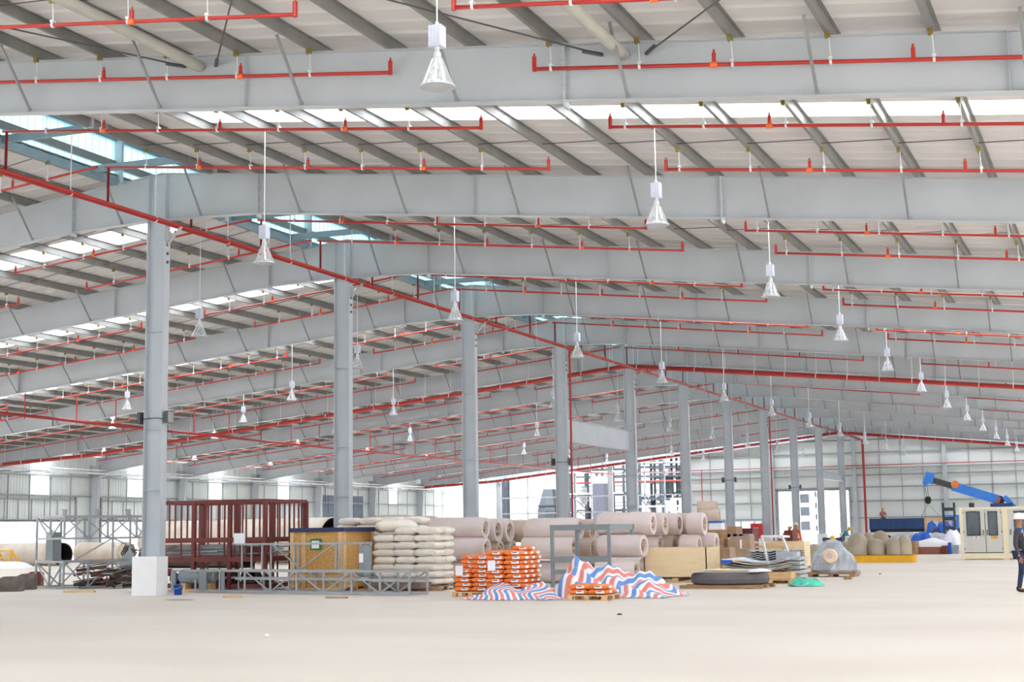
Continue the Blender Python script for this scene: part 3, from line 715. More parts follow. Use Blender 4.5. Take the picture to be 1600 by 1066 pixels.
# ---- bucket
p = gr(278, 930); q = MB(); q.lathe([(0, 0), (.1, 0), (.135, .26), (.145, .26), (.145, .28), (.128, .28), (.095, .02), (0, .02)], n=20)
t_ = thing('bucket', (p.x, p.y, 0), 'blue plastic bucket beside the white pedestal of the nearest column', 'bucket')
q.v = [(a_+p.x, b_+p.y, c_) for a_, b_, c_ in q.v]; q.build('body', M_BLUE, t_, smooth=True)
MB().tube([(p.x-.14, p.y, .26), (p.x-.1, p.y-.1, .2), (p.x, p.y-.15, .16), (p.x+.1, p.y-.1, .2), (p.x+.14, p.y, .26)], .004, 5).build('handle', M_WHITEMETAL, t_)
# ---- red oxide storage rack
RX0, RX1, RY0, RY1 = -1.72, 2.0, 2.35, 4.65
t_ = thing('storage_rack', (.2, 3.5, 0), 'tall red-brown steel rack full of grey pipes right of the nearest column', 'rack')
def part(q, nm, m, lab=None):
    o = q.build(nm, m, t_)
    if lab: o['label'] = lab
    return o
for z, h in ((2.56, .1), (1.42, .14), (.86, .14), (.1, .12)):
    q = MB(); 
    for y in (RY0, RY1): q.box(RX0, RX1, y-.04, y+.04, z, z+h)
    for x in (RX0, RX1): q.box(x-.04, x+.04, RY0, RY1, z, z+h)
    part(q, 'beam_ring', M_MAROON)
for x in (RX0, -.45, .8, RX1):
    for y in (RY0, RY1): part(MB().box(x-.055, x+.055, y-.055, y+.055, 0, 2.62), 'post', M_MAROON)
random.seed(11)
q0 = MB(); 
x = RX0+.18
while x < RX1-.1: part(MB().box(x-.018, x+.018, RY0-.02, RY0+.02, .95 if random.random() < .5 else 1.5, 2.58), 'stud', M_MAROON); x += .2+random.uniform(-.03, .05)
y = RY0+.25
while y < RY1-.1: part(MB().box(RX1-.02, RX1+.02, y-.018, y+.018, 1.5, 2.58), 'stud', M_MAROON); y += .27
x = RX0+.2
while x < RX1-.1: part(MB().box(x-.018, x+.018, RY1-.02, RY1+.02, .2, 2.58), 'stud', M_MAROON); x += .42
q = MB(); q.box(RX0, RX1, RY0+.05, RY1-.05, .98, 1.0); q.box(RX0, RX1, RY0+.05, RY1-.05, .2, .22); part(q, 'shelf_deck', M_MAROON)
part(MB().box(1.2, 2.0, RY0+.3, RY0+.34, 1.0, 1.42), 'side_plate', M_MAROON)
part(MB().box(1.0, 1.38, RY0-.1, RY0-.07, 1.38, 1.68), 'notice', M_PAPER, 'white paper notice')
for i in range(26):
    a_ = random.uniform(-.12, .12); z = 1.05+.06*(i//6)+random.uniform(0, .03); y = RY0+.2+(i % 6)*.36; L_ = random.uniform(.9, 1.5); cx_ = random.uniform(RX0+L_, RX1-L_)
    q = MB(); q.tube([(-L_, -a_*L_, 0), (L_, a_*L_, random.uniform(-.01, .05))], .026, 6)
    o = q.build('steel_tube', M_GALV, loc=(0,0,0)); o.location = (cx_, y, z)
    tag(o, 'grey steel tube in the red rack, %s layer, %s from front' % (ORD[i//6], ORD[i % 6]), 'tube', 'tubes in the red rack')
for i in range(10):
    cx_ = RX0+.4+i*.34; q = MB(); r_ = .15+.03*(i % 3); q.lathe([(r_*.6, -.1), (r_, -.1), (r_, .1), (r_*.6, .1), (r_*.6, -.1)], axis='y', n=18)
    o = q.build('pipe_flange', M_STEELDK if i % 2 else M_RUST, loc=(0,0,0)); o.location = (cx_, RY0+.35+.2*(i % 2), .22+r_); tag(o, 'round flange on the red rack bottom shelf, %s from left' % ORD[i], 'flange', 'flanges in the red rack')
# barrel in front of rack
t_ = thing('gas_cylinder', (.3, 1.95, .2), 'grey cylinder with blue end lying in front of the red rack', 'cylinder')
q = MB(); q.tube([(-.55, 1.95, .45), (.55, 1.95, .45)], .2, 20); q.tube([(.5, 1.95, .45), (.62, 1.95, .45)], .2, 20, rs=[.2, .12]); q.build('body', M_GREY, t_, smooth=False)
q = MB(); q.tube([(-.62, 1.95, .45), (-.55, 1.95, .45)], .2, 20, rs=[.15, .205]); q.build('cap', M_BLUE, t_)
q = MB(); q.box(-.6, .6, 1.8, 2.1, 0, .09); q.box(-.5, -.35, 1.8, 2.1, .09, .26); q.box(.35, .5, 1.8, 2.1, .09, .26); q.build('timber_cradle', M_WOOD, t_)
# ---- long grey truss in front
t_ = thing('long_truss', (3.4, 1.2, 0), 'long light grey lattice truss lying across the front of the wooden crate', 'truss')
E0, E1 = Vector((-.95, 2.0, 0)), Vector((7.75, .15, 0)); ex = (E1-E0).normalized(); ey = Vector((-ex.y, ex.x, 0)); LT = (E1-E0).length
def T(u_, v_, z): return E0+ex*u_+ey*v_+Vector((0, 0, z))
for v_ in (0, .75):
    for z in (.05, .40, .62): 
        if z == .40 and v_ == 0 : part(MB().bar(T(2.6, v_, z), T(LT, v_, z), .05), 'chord', M_GALV)
        else: part(MB().bar(T(0, v_, z), T(LT, v_, z), .06), 'chord', M_GALV)
    k = 0; u_ = 0.0
    while u_ <= LT+.01:
        part(MB().bar(T(u_, v_, .05), T(u_, v_, .62), .05), 'upright', M_GALV)
        if u_ > 2.5 and u_+.97 <= LT+.05: part(MB().bar(T(u_, v_, .62 if k % 2 else .05), T(u_+.97, v_, .05 if k % 2 else .62), .035), 'diagonal', M_GALV)
        u_ += LT/9; k += 1
q = MB()
for k in range(10):
    for z in (.05, .62): q.bar(T(k*LT/9, 0, z), T(k*LT/9, .75, z), .05)
q.build('cross_ties', M_GALV, t_)
for u_, w_ in ((.05, .12), (1.15, .3), (2.05, .12)):
    q = MB(); a_, b_ = T(u_, -.03, .05), T(u_+w_, -.03, .05); q.add([a_, b_, b_+Vector((0,0,.57)), a_+Vector((0,0,.57)), a_+ey*.04, b_+ey*.04, b_+ey*.04+Vector((0,0,.57)), a_+ey*.04+Vector((0,0,.57))], [(0,1,2,3),(7,6,5,4),(0,4,5,1),(1,5,6,2),(2,6,7,3),(3,7,4,0)]); q.build('gusset_plate', M_GREY, t_)
# upper ladder frame
t_ = thing('lattice_panel', (4, 1.6, .65), 'light grey ladder frame standing on the long truss in front of the crate', 'steel frame')
u0, u1 = 2.1, 7.0
part(MB().bar(T(u0-.4, .75, 1.36), T(u1, .75, 1.36), .06), 'top_rail', M_GALV)
for u_ in (u0, u0+.38, u0+.8, u0+1.15, 4.15, 4.3, 5.7, 5.85, 6.6, 6.95): part(MB().bar(T(u_, .75, .66), T(u_, .75, 1.34), .045), 'upright', M_GALV)
part(MB().bar(T(u0+1.2, .75, 1.34), T(u0+2.3, .75, .66), .035), 'diagonal', M_GALV); part(MB().bar(T(5.65, .75, 1.34), T(4.4, .75, .66), .035), 'diagonal', M_GALV)
# tank on the truss
pt = T(7.1, .35, .43); t_ = thing('small_tank', tuple(pt), 'upright grey cylinder tank with white label standing in the long truss', 'tank')
q = MB(); q.lathe([(0, .04), (.14, .04), (.165, .08), (.165, .84), (.13, .88), (0, .88)], tuple(pt), 20); q.lathe([(.03, .88), (.03, .94)], tuple(pt), 8); q.build('shell', M_GREY, t_, smooth=False)
q = MB(); q.box(pt.x-.3, pt.x+.3, pt.y-.4, pt.y-.33, pt.z, pt.z+.03); q.box(pt.x-.3, pt.x+.3, pt.y+.3, pt.y+.37, pt.z, pt.z+.03); q.box(pt.x-.1, pt.x+.1, pt.y-.4, pt.y+.37, pt.z+.01, pt.z+.04); q.build('support_rails', M_GALV, t_)
q = MB(); 
vs_ = []; 
for k in range(6):
    a_ = math.radians(-150+k*14)
    for z in (.42, .66): vs_.append((pt.x+.169*math.cos(a_), pt.y+.169*math.sin(a_), pt.z+z))
q.add(vs_, [(2*k, 2*k+2, 2*k+3, 2*k+1) for k in range(5)]); q.build('paper_label', M_PAPER, t_)
# ---- OSB crate
CX0, CX1, CY0, CY1 = 2.98, 4.66, 2.15, 3.95
t_ = thing('wooden_crate', (3.8, 3.0, 0), 'tall chipboard crate with dark blue lid cover and green-bordered label', 'crate')
q = MB(); q.box(CX0, CX1, CY0, CY1, .12, 1.78); q.build('chipboard_sides', M_OSB, t_)
for x in (CX0, CX0+.38, CX1-.12): part(MB().box(x, x+.12, CY0-.04, CY0, .1, 1.78), 'batten', M_WOOD)
for y in (CY0, CY1-.14): part(MB().box(CX1, CX1+.04, y, y+.14, .1, 1.78), 'batten', M_WOOD)
part(MB().box(CX0, CX1, CY0-.045, CY0-.005, .36, .48), 'batten', M_WOOD)
q = MB(); q.box(CX0-.04, CX1+.05, CY0-.06, CY1+.04, 1.78, 1.80); q.box(CX0-.04, CX1+.05, CY0-.07, CY0-.05, 1.68, 1.80); q.box(CX1+.045, CX1+.06, CY0-.06, CY1+.04, 1.68, 1.80); part(q, 'lid_cover', M_NAVY, 'dark blue lid cover')
q = MB(); 
for y in (CY0, CY0+.8, CY1-.1): q.box(CX0, CX1, y, y+.1, 0, .12)
part(q, 'skids', M_WOOD)
lb = at(493, 851, CY0-.05); part(MB().box(lb.x-.17, lb.x+.17, CY0-.056, CY0-.042, lb.z-.16, lb.z+.16), 'label_border', mat('green_border', (20, 128, 92), .6), 'green label border'); part(MB().box(lb.x-.12, lb.x+.12, CY0-.062, CY0-.055, lb.z-.11, lb.z+.1), 'label_sheet', M_PAPER, 'white label sheet')
# ---- pallets and sacks
def pallet(x0, x1, y0, y1, lab, m=M_WOOD, z=0, rz=0):
    cx_, cy_ = (x0+x1)/2, (y0+y1)/2; w_, d_ = (x1-x0)/2, (y1-y0)/2
    t_ = thing('pallet', (cx_, cy_, z), lab, 'pallet', rz=rz); t_['_w'] = [0,0,0]
    for y in (-d_, -.05, d_-.1):
        q = MB(); q.box(-w_, w_, y, y+.1, 0, .02); q.build('bottom_board', m, t_)
        for x in (-w_, -.06, w_-.12): MB().box(x, x+.12, y, y+.1, .02, .1).build('block', m, t_)
    n = max(4, int(2*d_/.16))
    for k in range(n): 
        y = -d_+2*d_*k/n; MB().box(-w_, w_, y, y+2*d_/n-.03, .1, .13).build('top_board', m, t_)
    return t_
def sack_mesh(name, lx, ly, lz, seed, m, ear=.06):
    random.seed(seed); ph = [random.uniform(0, 6.28) for _ in range(6)]; nu, nv = 14, 18; vs_ = []; fs = []
    def P(u_, v_):
        s_ = lambda c, e: math.copysign(abs(c)**e, c)
        cu, su, cv, sv = math.cos(u_), math.sin(u_), math.cos(v_), math.sin(v_)
        x = lx/2*s_(cu, .45)*s_(cv, .3); y = ly/2*s_(cu, .45)*s_(sv, .3); z = lz/2*s_(su, .75)
        f_ = 1+.035*math.sin(9*v_+ph[0])+.03*math.sin(5*u_+4*v_+ph[1])
        z *= (1-.28*(abs(2*x/lx)**4))*f_
        x *= 1+ear*abs(2*y/ly)**2*.5; z += .012*math.sin(8*x/lx*3+ph[2])
        return (x, y*f_, z)
    vs_.append((0, 0, -lz/2))
    for i in range(1, nu):
        for k in range(nv): vs_.append(P(-math.pi/2+math.pi*i/nu, 2*math.pi*k/nv))
    vs_.append((0, 0, lz/2)); 
    for k in range(nv): fs.append((0, 1+(k+1) % nv, 1+k))
    for i in range(nu-2):
        for k in range(nv): a_ = 1+i*nv+k; b_ = 1+i*nv+(k+1) % nv; fs.append((a_, b_, b_+nv, a_+nv))
    e = len(vs_)-1
    for k in range(nv): fs.append((e, 1+(nu-2)*nv+k, 1+(nu-2)*nv+(k+1) % nv))
    me = bpy.data.meshes.new(name); me.from_pydata(vs_, [], fs); me.materials.append(m)
    for p_ in me.polygons: p_.use_smooth = True
    return me
SM = [sack_mesh('white_sack', .68+.02*k, .64, .215, k, M_SACK) for k in range(4)]
def put(name, me, loc, rz, lab, cat, group=None, rx=0):
    o = bpy.data.objects.new(name, me); COL.objects.link(o); o.location = loc; o.rotation_euler = (rx, 0, rz); return tag(o, lab, cat, group)
pallet(4.95, 7.1, 3.2, 4.6, 'timber pallet under the white sack stack', M_OLDWOOD)
random.seed(21)
SX0 = 4.98
for L_ in range(8):
    for j in range(2):
        nx = 3 if L_ % 2 == 0 else 2
        for i in range(3):
            if L_ == 7 and i == 0: continue
            x = SX0+.36+i*.665+(.05 if L_ % 2 else 0); y = 3.55+j*.66; z = .13+.1+L_*.205
            put('white_sack', random.choice(SM), (x, y+random.uniform(-.03, .03), z+.012), random.uniform(-.06, .06)+(math.pi if random.random() < .5 else 0),
                'off-white sack, %s layer, %s column, %s row of the pallet stack' % (ORD[L_], ('left', 'middle', 'right')[i], ('front', 'back')[j]), 'sack', 'white sacks on the pallet')
# folded cover sack on top left
me = sack_mesh('big_sack', 1.2, 1.0, .34, 9, M_SACK); put('white_sack', me, (5.45, 3.9, 1.84), .5, 'bulging off-white sack heaped on the top left of the sack stack', 'sack')
# higher sacks behind the crate
for L_ in range(10):
    for i in range(4):
        put('white_sack', SM[(L_+i) % 4], (3.2+i*.72+(.12 if L_ % 2 else 0), 5.15, .13+L_*.205+.012), 0.02*(L_ % 3-1),
            'off-white sack behind the chipboard crate, %s layer up, %s from the left' % (ORD[L_], ORD[i]), 'sack', 'sacks behind the crate')
# brown plate + timber in front of the sacks
a = gr(574, 924); b = gr(668, 912)
q = MB(); q.box(5.3, 7.05, 2.2, 2.9, .1, .26); o = q.build('steel_channel', mat('brown_plate', (120, 100, 94), .7), loc=(6.1, 2.5, 0)); tag(o, 'brown steel box section lying on timber before the white sacks', 'steel section')
q = MB(); q.bar((5.2, 2.1, .05), (7.3, 3.1, .05), .12, .1); o = q.build('timber_beam', M_OLDWOOD, loc=(6.2, 2.5, 0)); tag(o, 'weathered timber beam on the floor in front of the white sacks', 'timber')
# ---- orange bags
OM = [sack_mesh('orange_bag', .50, .42, .125, 30+k, M_ORANGE, .02) for k in range(3)]
pm = MB(); pm.box(-.02, .17, -.222, -.208, -.03, .03); PATCH = bpy.data.meshes.new('printed_patch'); PATCH.from_pydata(pm.v, [], pm.f); PATCH.materials.append(M_PAPER)
pd = MB(); pd.box(.0, .12, -.226, -.221, .004, .024); PRINT = bpy.data.meshes.new('print_stripe'); PRINT.from_pydata(pd.v, [], pd.f); PRINT.materials.append(M_ROD)
ps = MB(); ps.box(.248, .262, -.02, .14, -.03, .03); PSIDE = bpy.data.meshes.new('side_patch'); PSIDE.from_pydata(ps.v, [], ps.f); PSIDE.materials.append(M_PAPER)
def obag(loc, rz, lab, group, k):
    o = put('orange_bag', OM[k % 3], loc, rz, lab, 'bag', group)
    for nm, me in (('printed_patch', PATCH), ('side_patch', PSIDE)):
        c = bpy.data.objects.new(nm, me); COL.objects.link(c); c.parent = o
        if nm == 'printed_patch': e = bpy.data.objects.new('print_stripe', PRINT); COL.objects.link(e); e.parent = c
random.seed(5)
a = at(708, 930, -.35); OX1 = a.x; b = at(757, 930, -1.0); OX2 = b.x+.02
for si, (x0, y0, hts, nm) in enumerate(((OX1, -.35, [[5, 8], [8, 8], [8, 8]], 'left'), (OX2, -1.0, [[9, 9], [9, 10], [8, 9]], 'right'))):
    pallet(x0-.02, x0+.98, y0-.02, y0+1.26, 'timber pallet under the %s stack of orange bags' % nm)
    for j in range(3):
        for i in range(2):
            for L_ in range(hts[j][i]):
                off = .02 if L_ % 2 else -.02
                obag((x0+.25+i*.49+off, y0+.21+j*.42+random.uniform(-.012, .012), .13+.062+L_*.112+.004), random.uniform(-.07, .07),
                     'orange bag, %s layer, %s %s of the %s pallet stack' % (ORD[L_], ('front', 'middle', 'back')[j], ('left', 'right')[i], nm), 'orange bags on the %s pallet' % nm, L_+i)
for nm, x, y, z in (('left', OX1+.2, -.36, .66), ('right', OX2+.2, -1.01, .80)):
    o = MB().box(x-.1, x+.1, y-.05, y-.04, z-.13, z+.12).build('paper_sheet', M_PAPER, loc=(x, y-.05, z)); tag(o, 'white paper sheet stuck to the front of the %s orange bag stack' % nm, 'paper')
pallet(12.9, 13.85, -1.95, -.85, 'small timber pallet with a few orange bags by the striped tarp')
for L_ in range(2):
    for j in range(2):
        for i in range(2):
            if L_ == 1 and i == 1 and j == 1: continue
            obag((13.13+i*.48, -1.70+j*.5, .13+.066+L_*.115), random.uniform(-.15, .15), 'orange bag on the small pallet, %s layer, %s %s' % (ORD[L_], ('front', 'back')[j], ('left', 'right')[i]), 'orange bags on the small pallet', i+j)
# ---- striped tarp
mt = bpy.data.materials.new('striped_tarp'); mt.use_nodes = True; N = mt.node_tree.nodes; Lk = mt.node_tree.links; b_ = N['Principled BSDF']; b_.inputs['Roughness'].default_value = .55
uvn = N.new('ShaderNodeTexCoord'); sp = N.new('ShaderNodeSeparateXYZ'); Lk.new(uvn.outputs['UV'], sp.inputs[0]); mm = N.new('ShaderNodeMath'); mm.operation = 'MULTIPLY'; mm.inputs[1].default_value = 8.0; Lk.new(sp.outputs['X'], mm.inputs[0])
fr = N.new('ShaderNodeMath'); fr.operation = 'FRACT'; Lk.new(mm.outputs[0], fr.inputs[0]); cr = N.new('ShaderNodeValToRGB'); cr.color_ramp.interpolation = 'CONSTANT'
els = cr.color_ramp.elements; els[0].position = 0; els[0].color = srgb((104, 150, 216)); els[1].position = .3; els[1].color = srgb((240, 238, 240))
for p_, c_ in ((.5, (232, 138, 128)), (.8, (240, 238, 240))): e = els.new(p_); e.color = srgb(c_)
Lk.new(fr.outputs[0], cr.inputs[0]); Lk.new(cr.outputs[0], b_.inputs['Base Color']); MATS['striped_tarp'] = mt
def cloth(name, x0, x1, y0, y1, hf, lab, nx=90, ny=70, rot=0.0):
    vs_ = []; fs = []; uvs = []
    for j in range(ny+1):
        for i in range(nx+1):
            u_, v_ = i/nx, j/ny; x = x0+(x1-x0)*u_; y = y0+(y1-y0)*v_
            x += .10*math.sin(7*v_+3*u_); y += .09*math.sin(9*u_+1)
            z, du = hf(x, y, u_, v_); vs_.append((x, y, max(.01, z))); uvs.append((u_+du, v_))
    for j in range(ny):
        for i in range(nx): a_ = j*(nx+1)+i; fs.append((a_, a_+1, a_+nx+2, a_+nx+1))
    q = MB().add(vs_, fs); o = q.build(name, mt, loc=((x0+x1)/2, (y0+y1)/2, 0), smooth=True)
    uv = o.data.uv_layers.new(name='UVMap')
    for p_ in o.data.polygons:
        for li in p_.loop_indices: uv.data[li].uv = uvs[o.data.loops[li].vertex_index]
    return tag(o, lab, 'tarp')
def hA(x, y, u_, v_):
    e = min(1, 4*min(u_, 1-u_, v_*1.4, 1-v_+.6)); z = (.1+.22*v_)*e*(1+.25*math.sin(14*u_+4*v_))+.02*math.sin(31*u_+9*v_)
    return z, .02*math.sin(6*v_)
cloth('striped_tarp', 10.1, 12.5, -1.95, -1.08, hA, 'red, white and blue striped tarp spread flat before the orange bags', 70, 30)
def hB(x, y, u_, v_):
    pk = .62*math.exp(-((x-12.1)/.7)**2-((y-.75)/.8)**2)+.42*math.exp(-((x-13.15)/.8)**2-((y-.9)/.7)**2)+.26*math.exp(-((x-14.2)/.7)**2-((y-.9)/.6)**2)+.35*math.exp(-((x-12.2)/.6)**2-((y+.3)/.5)**2)
    f_ = .06*math.sin(7*x+4*y+2*math.sin(3*y))+.05*math.sin(12*y-5*x+1.5*math.sin(3*x))+.025*math.sin(23*x+6*y)
    e = min(1, 5*min(u_, 1-u_, v_, 1-v_)); e = e*e*(3-2*e)
    return (pk*(1+f_*.9)+(f_+.11)*.75+.02)*e, .10*math.sin(5*v_+2*u_)+.05*math.sin(11*v_+5*u_)
cloth('striped_tarp', 11.55, 14.9, -.72, 1.75, hB, 'crumpled red, white and blue striped tarp heaped beside the small pallet', 130, 100)
# ---- grey steel table
TX0, TX1, TY0, TY1 = at(863, 860, 5.6).x, at(952, 860, 5.6).x, 5.6, 7.7
t_ = thing('steel_table', ((TX0+TX1)/2, 6.6, 0), 'tall grey steel table frame standing behind the striped tarp', 'table')
zt_ = at(900, 820, 5.6).z
for x in (TX0, TX1):
    for y in (TY0, TY1): part(MB().box(x-.045, x+.045, y-.045, y+.045, 0, zt_-.14) if not (y == TY1 and x == TX1) else MB().box(x-.045, x+.045, y-.045, y+.045, zt_-.32, zt_-.1), 'leg', M_GREY)
q = MB(); q.box(TX0-.05, TX1+.05, TY0-.05, TY0+.02, zt_-.16, zt_); q.box(TX0-.05, TX0+.02, TY0, TY1+.05, zt_-.16, zt_); q.box(TX1-.02, TX1+.05, TY0, TY1+.05, zt_-.16, zt_); q.box(TX0-.05, TX1+.05, TY1-.02, TY1+.05, zt_-.16, zt_); part(q, 'top_frame', M_GREY)
for z, h in ((.72, .16), (.38, .13)): part(MB().box(TX0, TX1, TY0-.03, TY0+.03, z, z+h), 'rail', M_GREY)
# ---- big rolls
def roll(name, x1, y, z, r, L_, m, lab, rz=0.0, core=M_CORE):
    t_ = thing(name, (x1-L_/2, y, z), lab, 'roll', 'wrapped rolls'); t_['_w'] = [0,0,0]; t_.rotation_euler.z = rz
    random.seed(int(abs(x1*100+z*10+y)) % 999); n = 30; vs_ = []; fs = []; NX = 10
    for i in range(NX+1):
        x = -L_/2+L_*i/NX; rr = r*(1-(.05 if i in (0, NX) else 0))
        for k in range(n):
            a_ = 2*math.pi*k/n; f_ = 1+.012*math.sin(3*a_+i*1.3)+random.uniform(-.006, .006)
            vs_.append((x, rr*f_*math.cos(a_), rr*f_*math.sin(a_)))
    for i in range(NX):
        for k in range(n): a_ = i*n+k; b_ = i*n+(k+1) % n; fs.append((a_, b_, b_+n, a_+n))
    MB().add(vs_, fs).build('wrapped_body', m, t_, smooth=True)
    for s_ in (-1, 1):
        e = MB()
        for (ra, rb, da, db) in ((.95, .62, 0, -.0), (.62, .55, 0, -.1)):
            vv = []; 
            for k in range(n):
                a_ = 2*math.pi*k/n; vv.append((s_*(L_/2+da), r*ra*math.cos(a_), r*ra*math.sin(a_)))
            for k in range(n):
                a_ = 2*math.pi*k/n; vv.append((s_*(L_/2+db), r*rb*math.cos(a_), r*rb*math.sin(a_)))
            e.add(vv, [(k, (k+1) % n, (k+1) % n+n, k+n) for k in range(n)])
        e.build('end_ring', m, t_)
    c = MB()
    for s_ in (-1, 1): c.add([(s_*(L_/2-.1), r*.55*math.cos(2*math.pi*k/n), r*.55*math.sin(2*math.pi*k/n)) for k in range(n)], [tuple(range(n))])
    c.build('rolled_core', core, t_)
    w_ = MB()
    for k in range(4):
        a_ = random.uniform(0, 6.28); w_.tube([(L_/2-.09, 0, 0), (L_/2-.02, r*.3*math.cos(a_), r*.3*math.sin(a_)), (L_/2-.06, r*.5*math.cos(a_+.5), r*.5*math.sin(a_+.5))], .03, 6)
    w_.build('loose_wrapping', M_ROLL2, t_)
    return t_
r_ = .345
def rollpx(x, y, Y, L_, m, lab, r=r_, rz=0.0): p = at(x, y, Y); return roll('wrapped_roll', p.x, Y, p.z, r, L_, m, lab, rz)
rollpx(759, 825, 8.4, 1.85, M_ROLL, 'pinkish wrapped roll, topmost of the front stack right of the white sacks')
rollpx(761, 857, 8.2, 2.5, M_ROLL, 'pinkish wrapped roll, middle of the front stack right of the white sacks')
rollpx(762, 893, 8.5, 2.6, M_ROLL, 'pinkish wrapped roll on the floor behind the orange bags')
rollpx(681, 824, 9.3, 1.0, M_ROLL2, 'tan wrapped roll behind the top roll of the front stack', .37)
rollpx(640, 824, 9.9, 1.35, M_ROLL2, 'tan wrapped roll with torn end above the white sacks', .42)
rollpx(779, 829, 9.4, 1.5, M_ROLL, 'wrapped roll end, first behind the front stack top roll', .39)
rollpx(797, 829, 10.3, 1.5, M_ROLL, 'wrapped roll end, second behind the front stack top roll', .40)
rollpx(782, 860, 9.6, 1.5, M_ROLL2, 'wrapped roll lying under the first rear roll end', .35)
rollpx(802, 860, 10.5, 1.5, M_ROLL2, 'wrapped roll lying under the second rear roll end', .35)
rollpx(824, 830, 11.2, 1.3, M_ROLL2, 'tan wrapped roll just left of the middle roll stack', .38)
rollpx(907, 826, 9.0, 1.75, M_ROLL, 'wrapped roll, topmost of the middle stack behind the steel table')
rollpx(898, 856, 8.8, 1.7, M_ROLL, 'wrapped roll, middle of the stack behind the steel table')
rollpx(905, 893.5, 9.0, 1.75, M_ROLL, 'wrapped roll on the floor behind the steel table')
rollpx(927, 857, 9.9, 1.3, M_ROLL2, 'tan roll end showing between the middle and right stacks', .34)
rollpx(926, 829, 10.2, 1.0, M_ROLL2, 'tan roll upper end between the middle and right stacks', .36)
rollpx(1021, 818, 9.3, 1.75, M_ROLL, 'cream wrapped roll, topmost of the right stack beside the plywood box', .36)
rollpx(1008, 853, 9.0, 1.45, M_ROLL, 'wrapped roll, middle of the right stack beside the plywood box', .35, -.12)
rollpx(995, 893, 8.6, 1.25, M_ROLL, 'wrapped roll on the floor left of the plywood box', .36)
rollpx(945, 858, 10.2, 1.2, M_ROLL2, 'tan roll tucked behind the middle roll of the right stack', .33)
for i, (x, y, Y, L_, m) in enumerate(((1040, 819, 12.0, 1.0, M_ROLL), (1062, 819, 12.9, 1.1, M_ROLL), (1077, 819, 13.8, 1.1, M_ROLL2), (1101, 819, 12.8, .55, M_ROLL))):
    rollpx(x, y, Y, L_, m, 'upright-stacked wrapped roll in the upper row behind the plywood box, %s from the left' % ORD[i], .375)
for i, (x, y, Y, L_, m) in enumerate(((1032, 852, 12.2, .8, M_ROLL), (1055, 853, 12.9, .8, M_ROLL2), (1074, 852, 13.6, .8, M_ROLL), (1093, 853, 12.6, .6, M_ROLL), (1120, 850, 13.5, .9, M_ROLL))):
    rollpx(x, y, Y, L_, m, 'wrapped roll in the middle row behind the plywood box, %s from the left' % ORD[i], .37)
for i, (x, y, Y, L_) in enumerate(((1045, 888, 12.4, .9), (1070, 887, 13.4, .9), (1096, 888, 12.7, .9), (1121, 884, 13.6, .9))):
    rollpx(x, y, Y, L_, M_ROLL, 'wrapped roll on the floor behind the plywood box, %s from the left' % ORD[i], .37)
rollpx(1120, 793, 21.0, .75, M_ROLL2, 'grey-brown roll, highest one above the right end of the stacks', .25, .15)
rollpx(1124, 807, 20.8, .8, M_ROLL2, 'grey-brown roll, second from the top at the right end of the stacks', .3, .1)
rollpx(1133, 825, 21.0, .8, M_ROLL2, 'small roll end standing right of the topmost grey-brown rolls', .28)
rollpx(1112, 826, 21.3, .7, M_ROLL2, 'roll hidden low under the grey-brown rolls at the right end', .3)
rollpx(1120, 850, 21.0, 1.0, M_ROLL2, 'roll under the grey-brown rolls, close to the cardboard boxes', .38)
rollpx(1120, 878, 21.0, 1.0, M_ROLL2, 'lowest roll under the grey-brown rolls, on the floor', .40)
def under(x1, Y, zb, L_, words):
    n_ = max(1, round(zb/.68)); r = zb/n_/2
    for k in range(n_):
        z = r*(2*k+1); roll('wrapped_roll', x1, Y, z, r, L_, M_ROLL2, '%s, %s from the floor' % (words, ORD[k]))
for px_, Y_, L_, R_, w_ in ((681, 9.3, 1.0, .37, 'shadowed roll behind the front stack'), (640, 9.9, 1.35, .42, 'shadowed roll behind the white sacks'), (926, 10.4, 1.2, .36, 'shadowed roll between the stacks behind the table'), (945, 11.0, 1.2, .36, 'shadowed roll behind the right stack')):
    p_ = at(px_, 824, Y_); under(p_.x-.02, Y_, p_.z-R_, L_*.9, w_)
for px_, Y_ in ((782, 9.6), (802, 10.5), (824, 11.2)):
    p_ = at(px_, 860, Y_); under(p_.x-.05, Y_, .68, 1.4, 'shadowed roll behind the orange bags, at %s of three' % {782: 'left', 802: 'middle', 824: 'right'}[px_])
# ---- plywood box
BXa, BXb = at(1006, 880, 9.35).x, at(1104, 880, 9.35).x; t_ = thing('plywood_box', ((BXa+BXb)/2, 10.1, 0), 'low open plywood box on a pallet before the stacked rolls', 'box')
q = MB(); zt_ = at(1060, 856, 9.35).z
q.box(BXa, BXb, 9.35, 9.38, .14, zt_); q.box(BXa, BXb, 10.95, 10.98, .14, zt_); q.box(BXb-.03, BXb, 9.35, 10.98, .14, zt_); q.box(BXa, BXa+.03, 9.35, 10.98, .14, zt_); q.box(BXa, BXb, 9.35, 10.98, .14, .17); part(q, 'panels', M_PLY)
q = MB(); 
for x in (BXa, (BXa+BXb)/2-.1, BXb-.2): q.box(x, x+.2, 9.3, 10.98, .04, .14)
q.box(BXa, BXb, 9.3, 9.42, 0, .04); part(q, 'skids', M_WOOD)
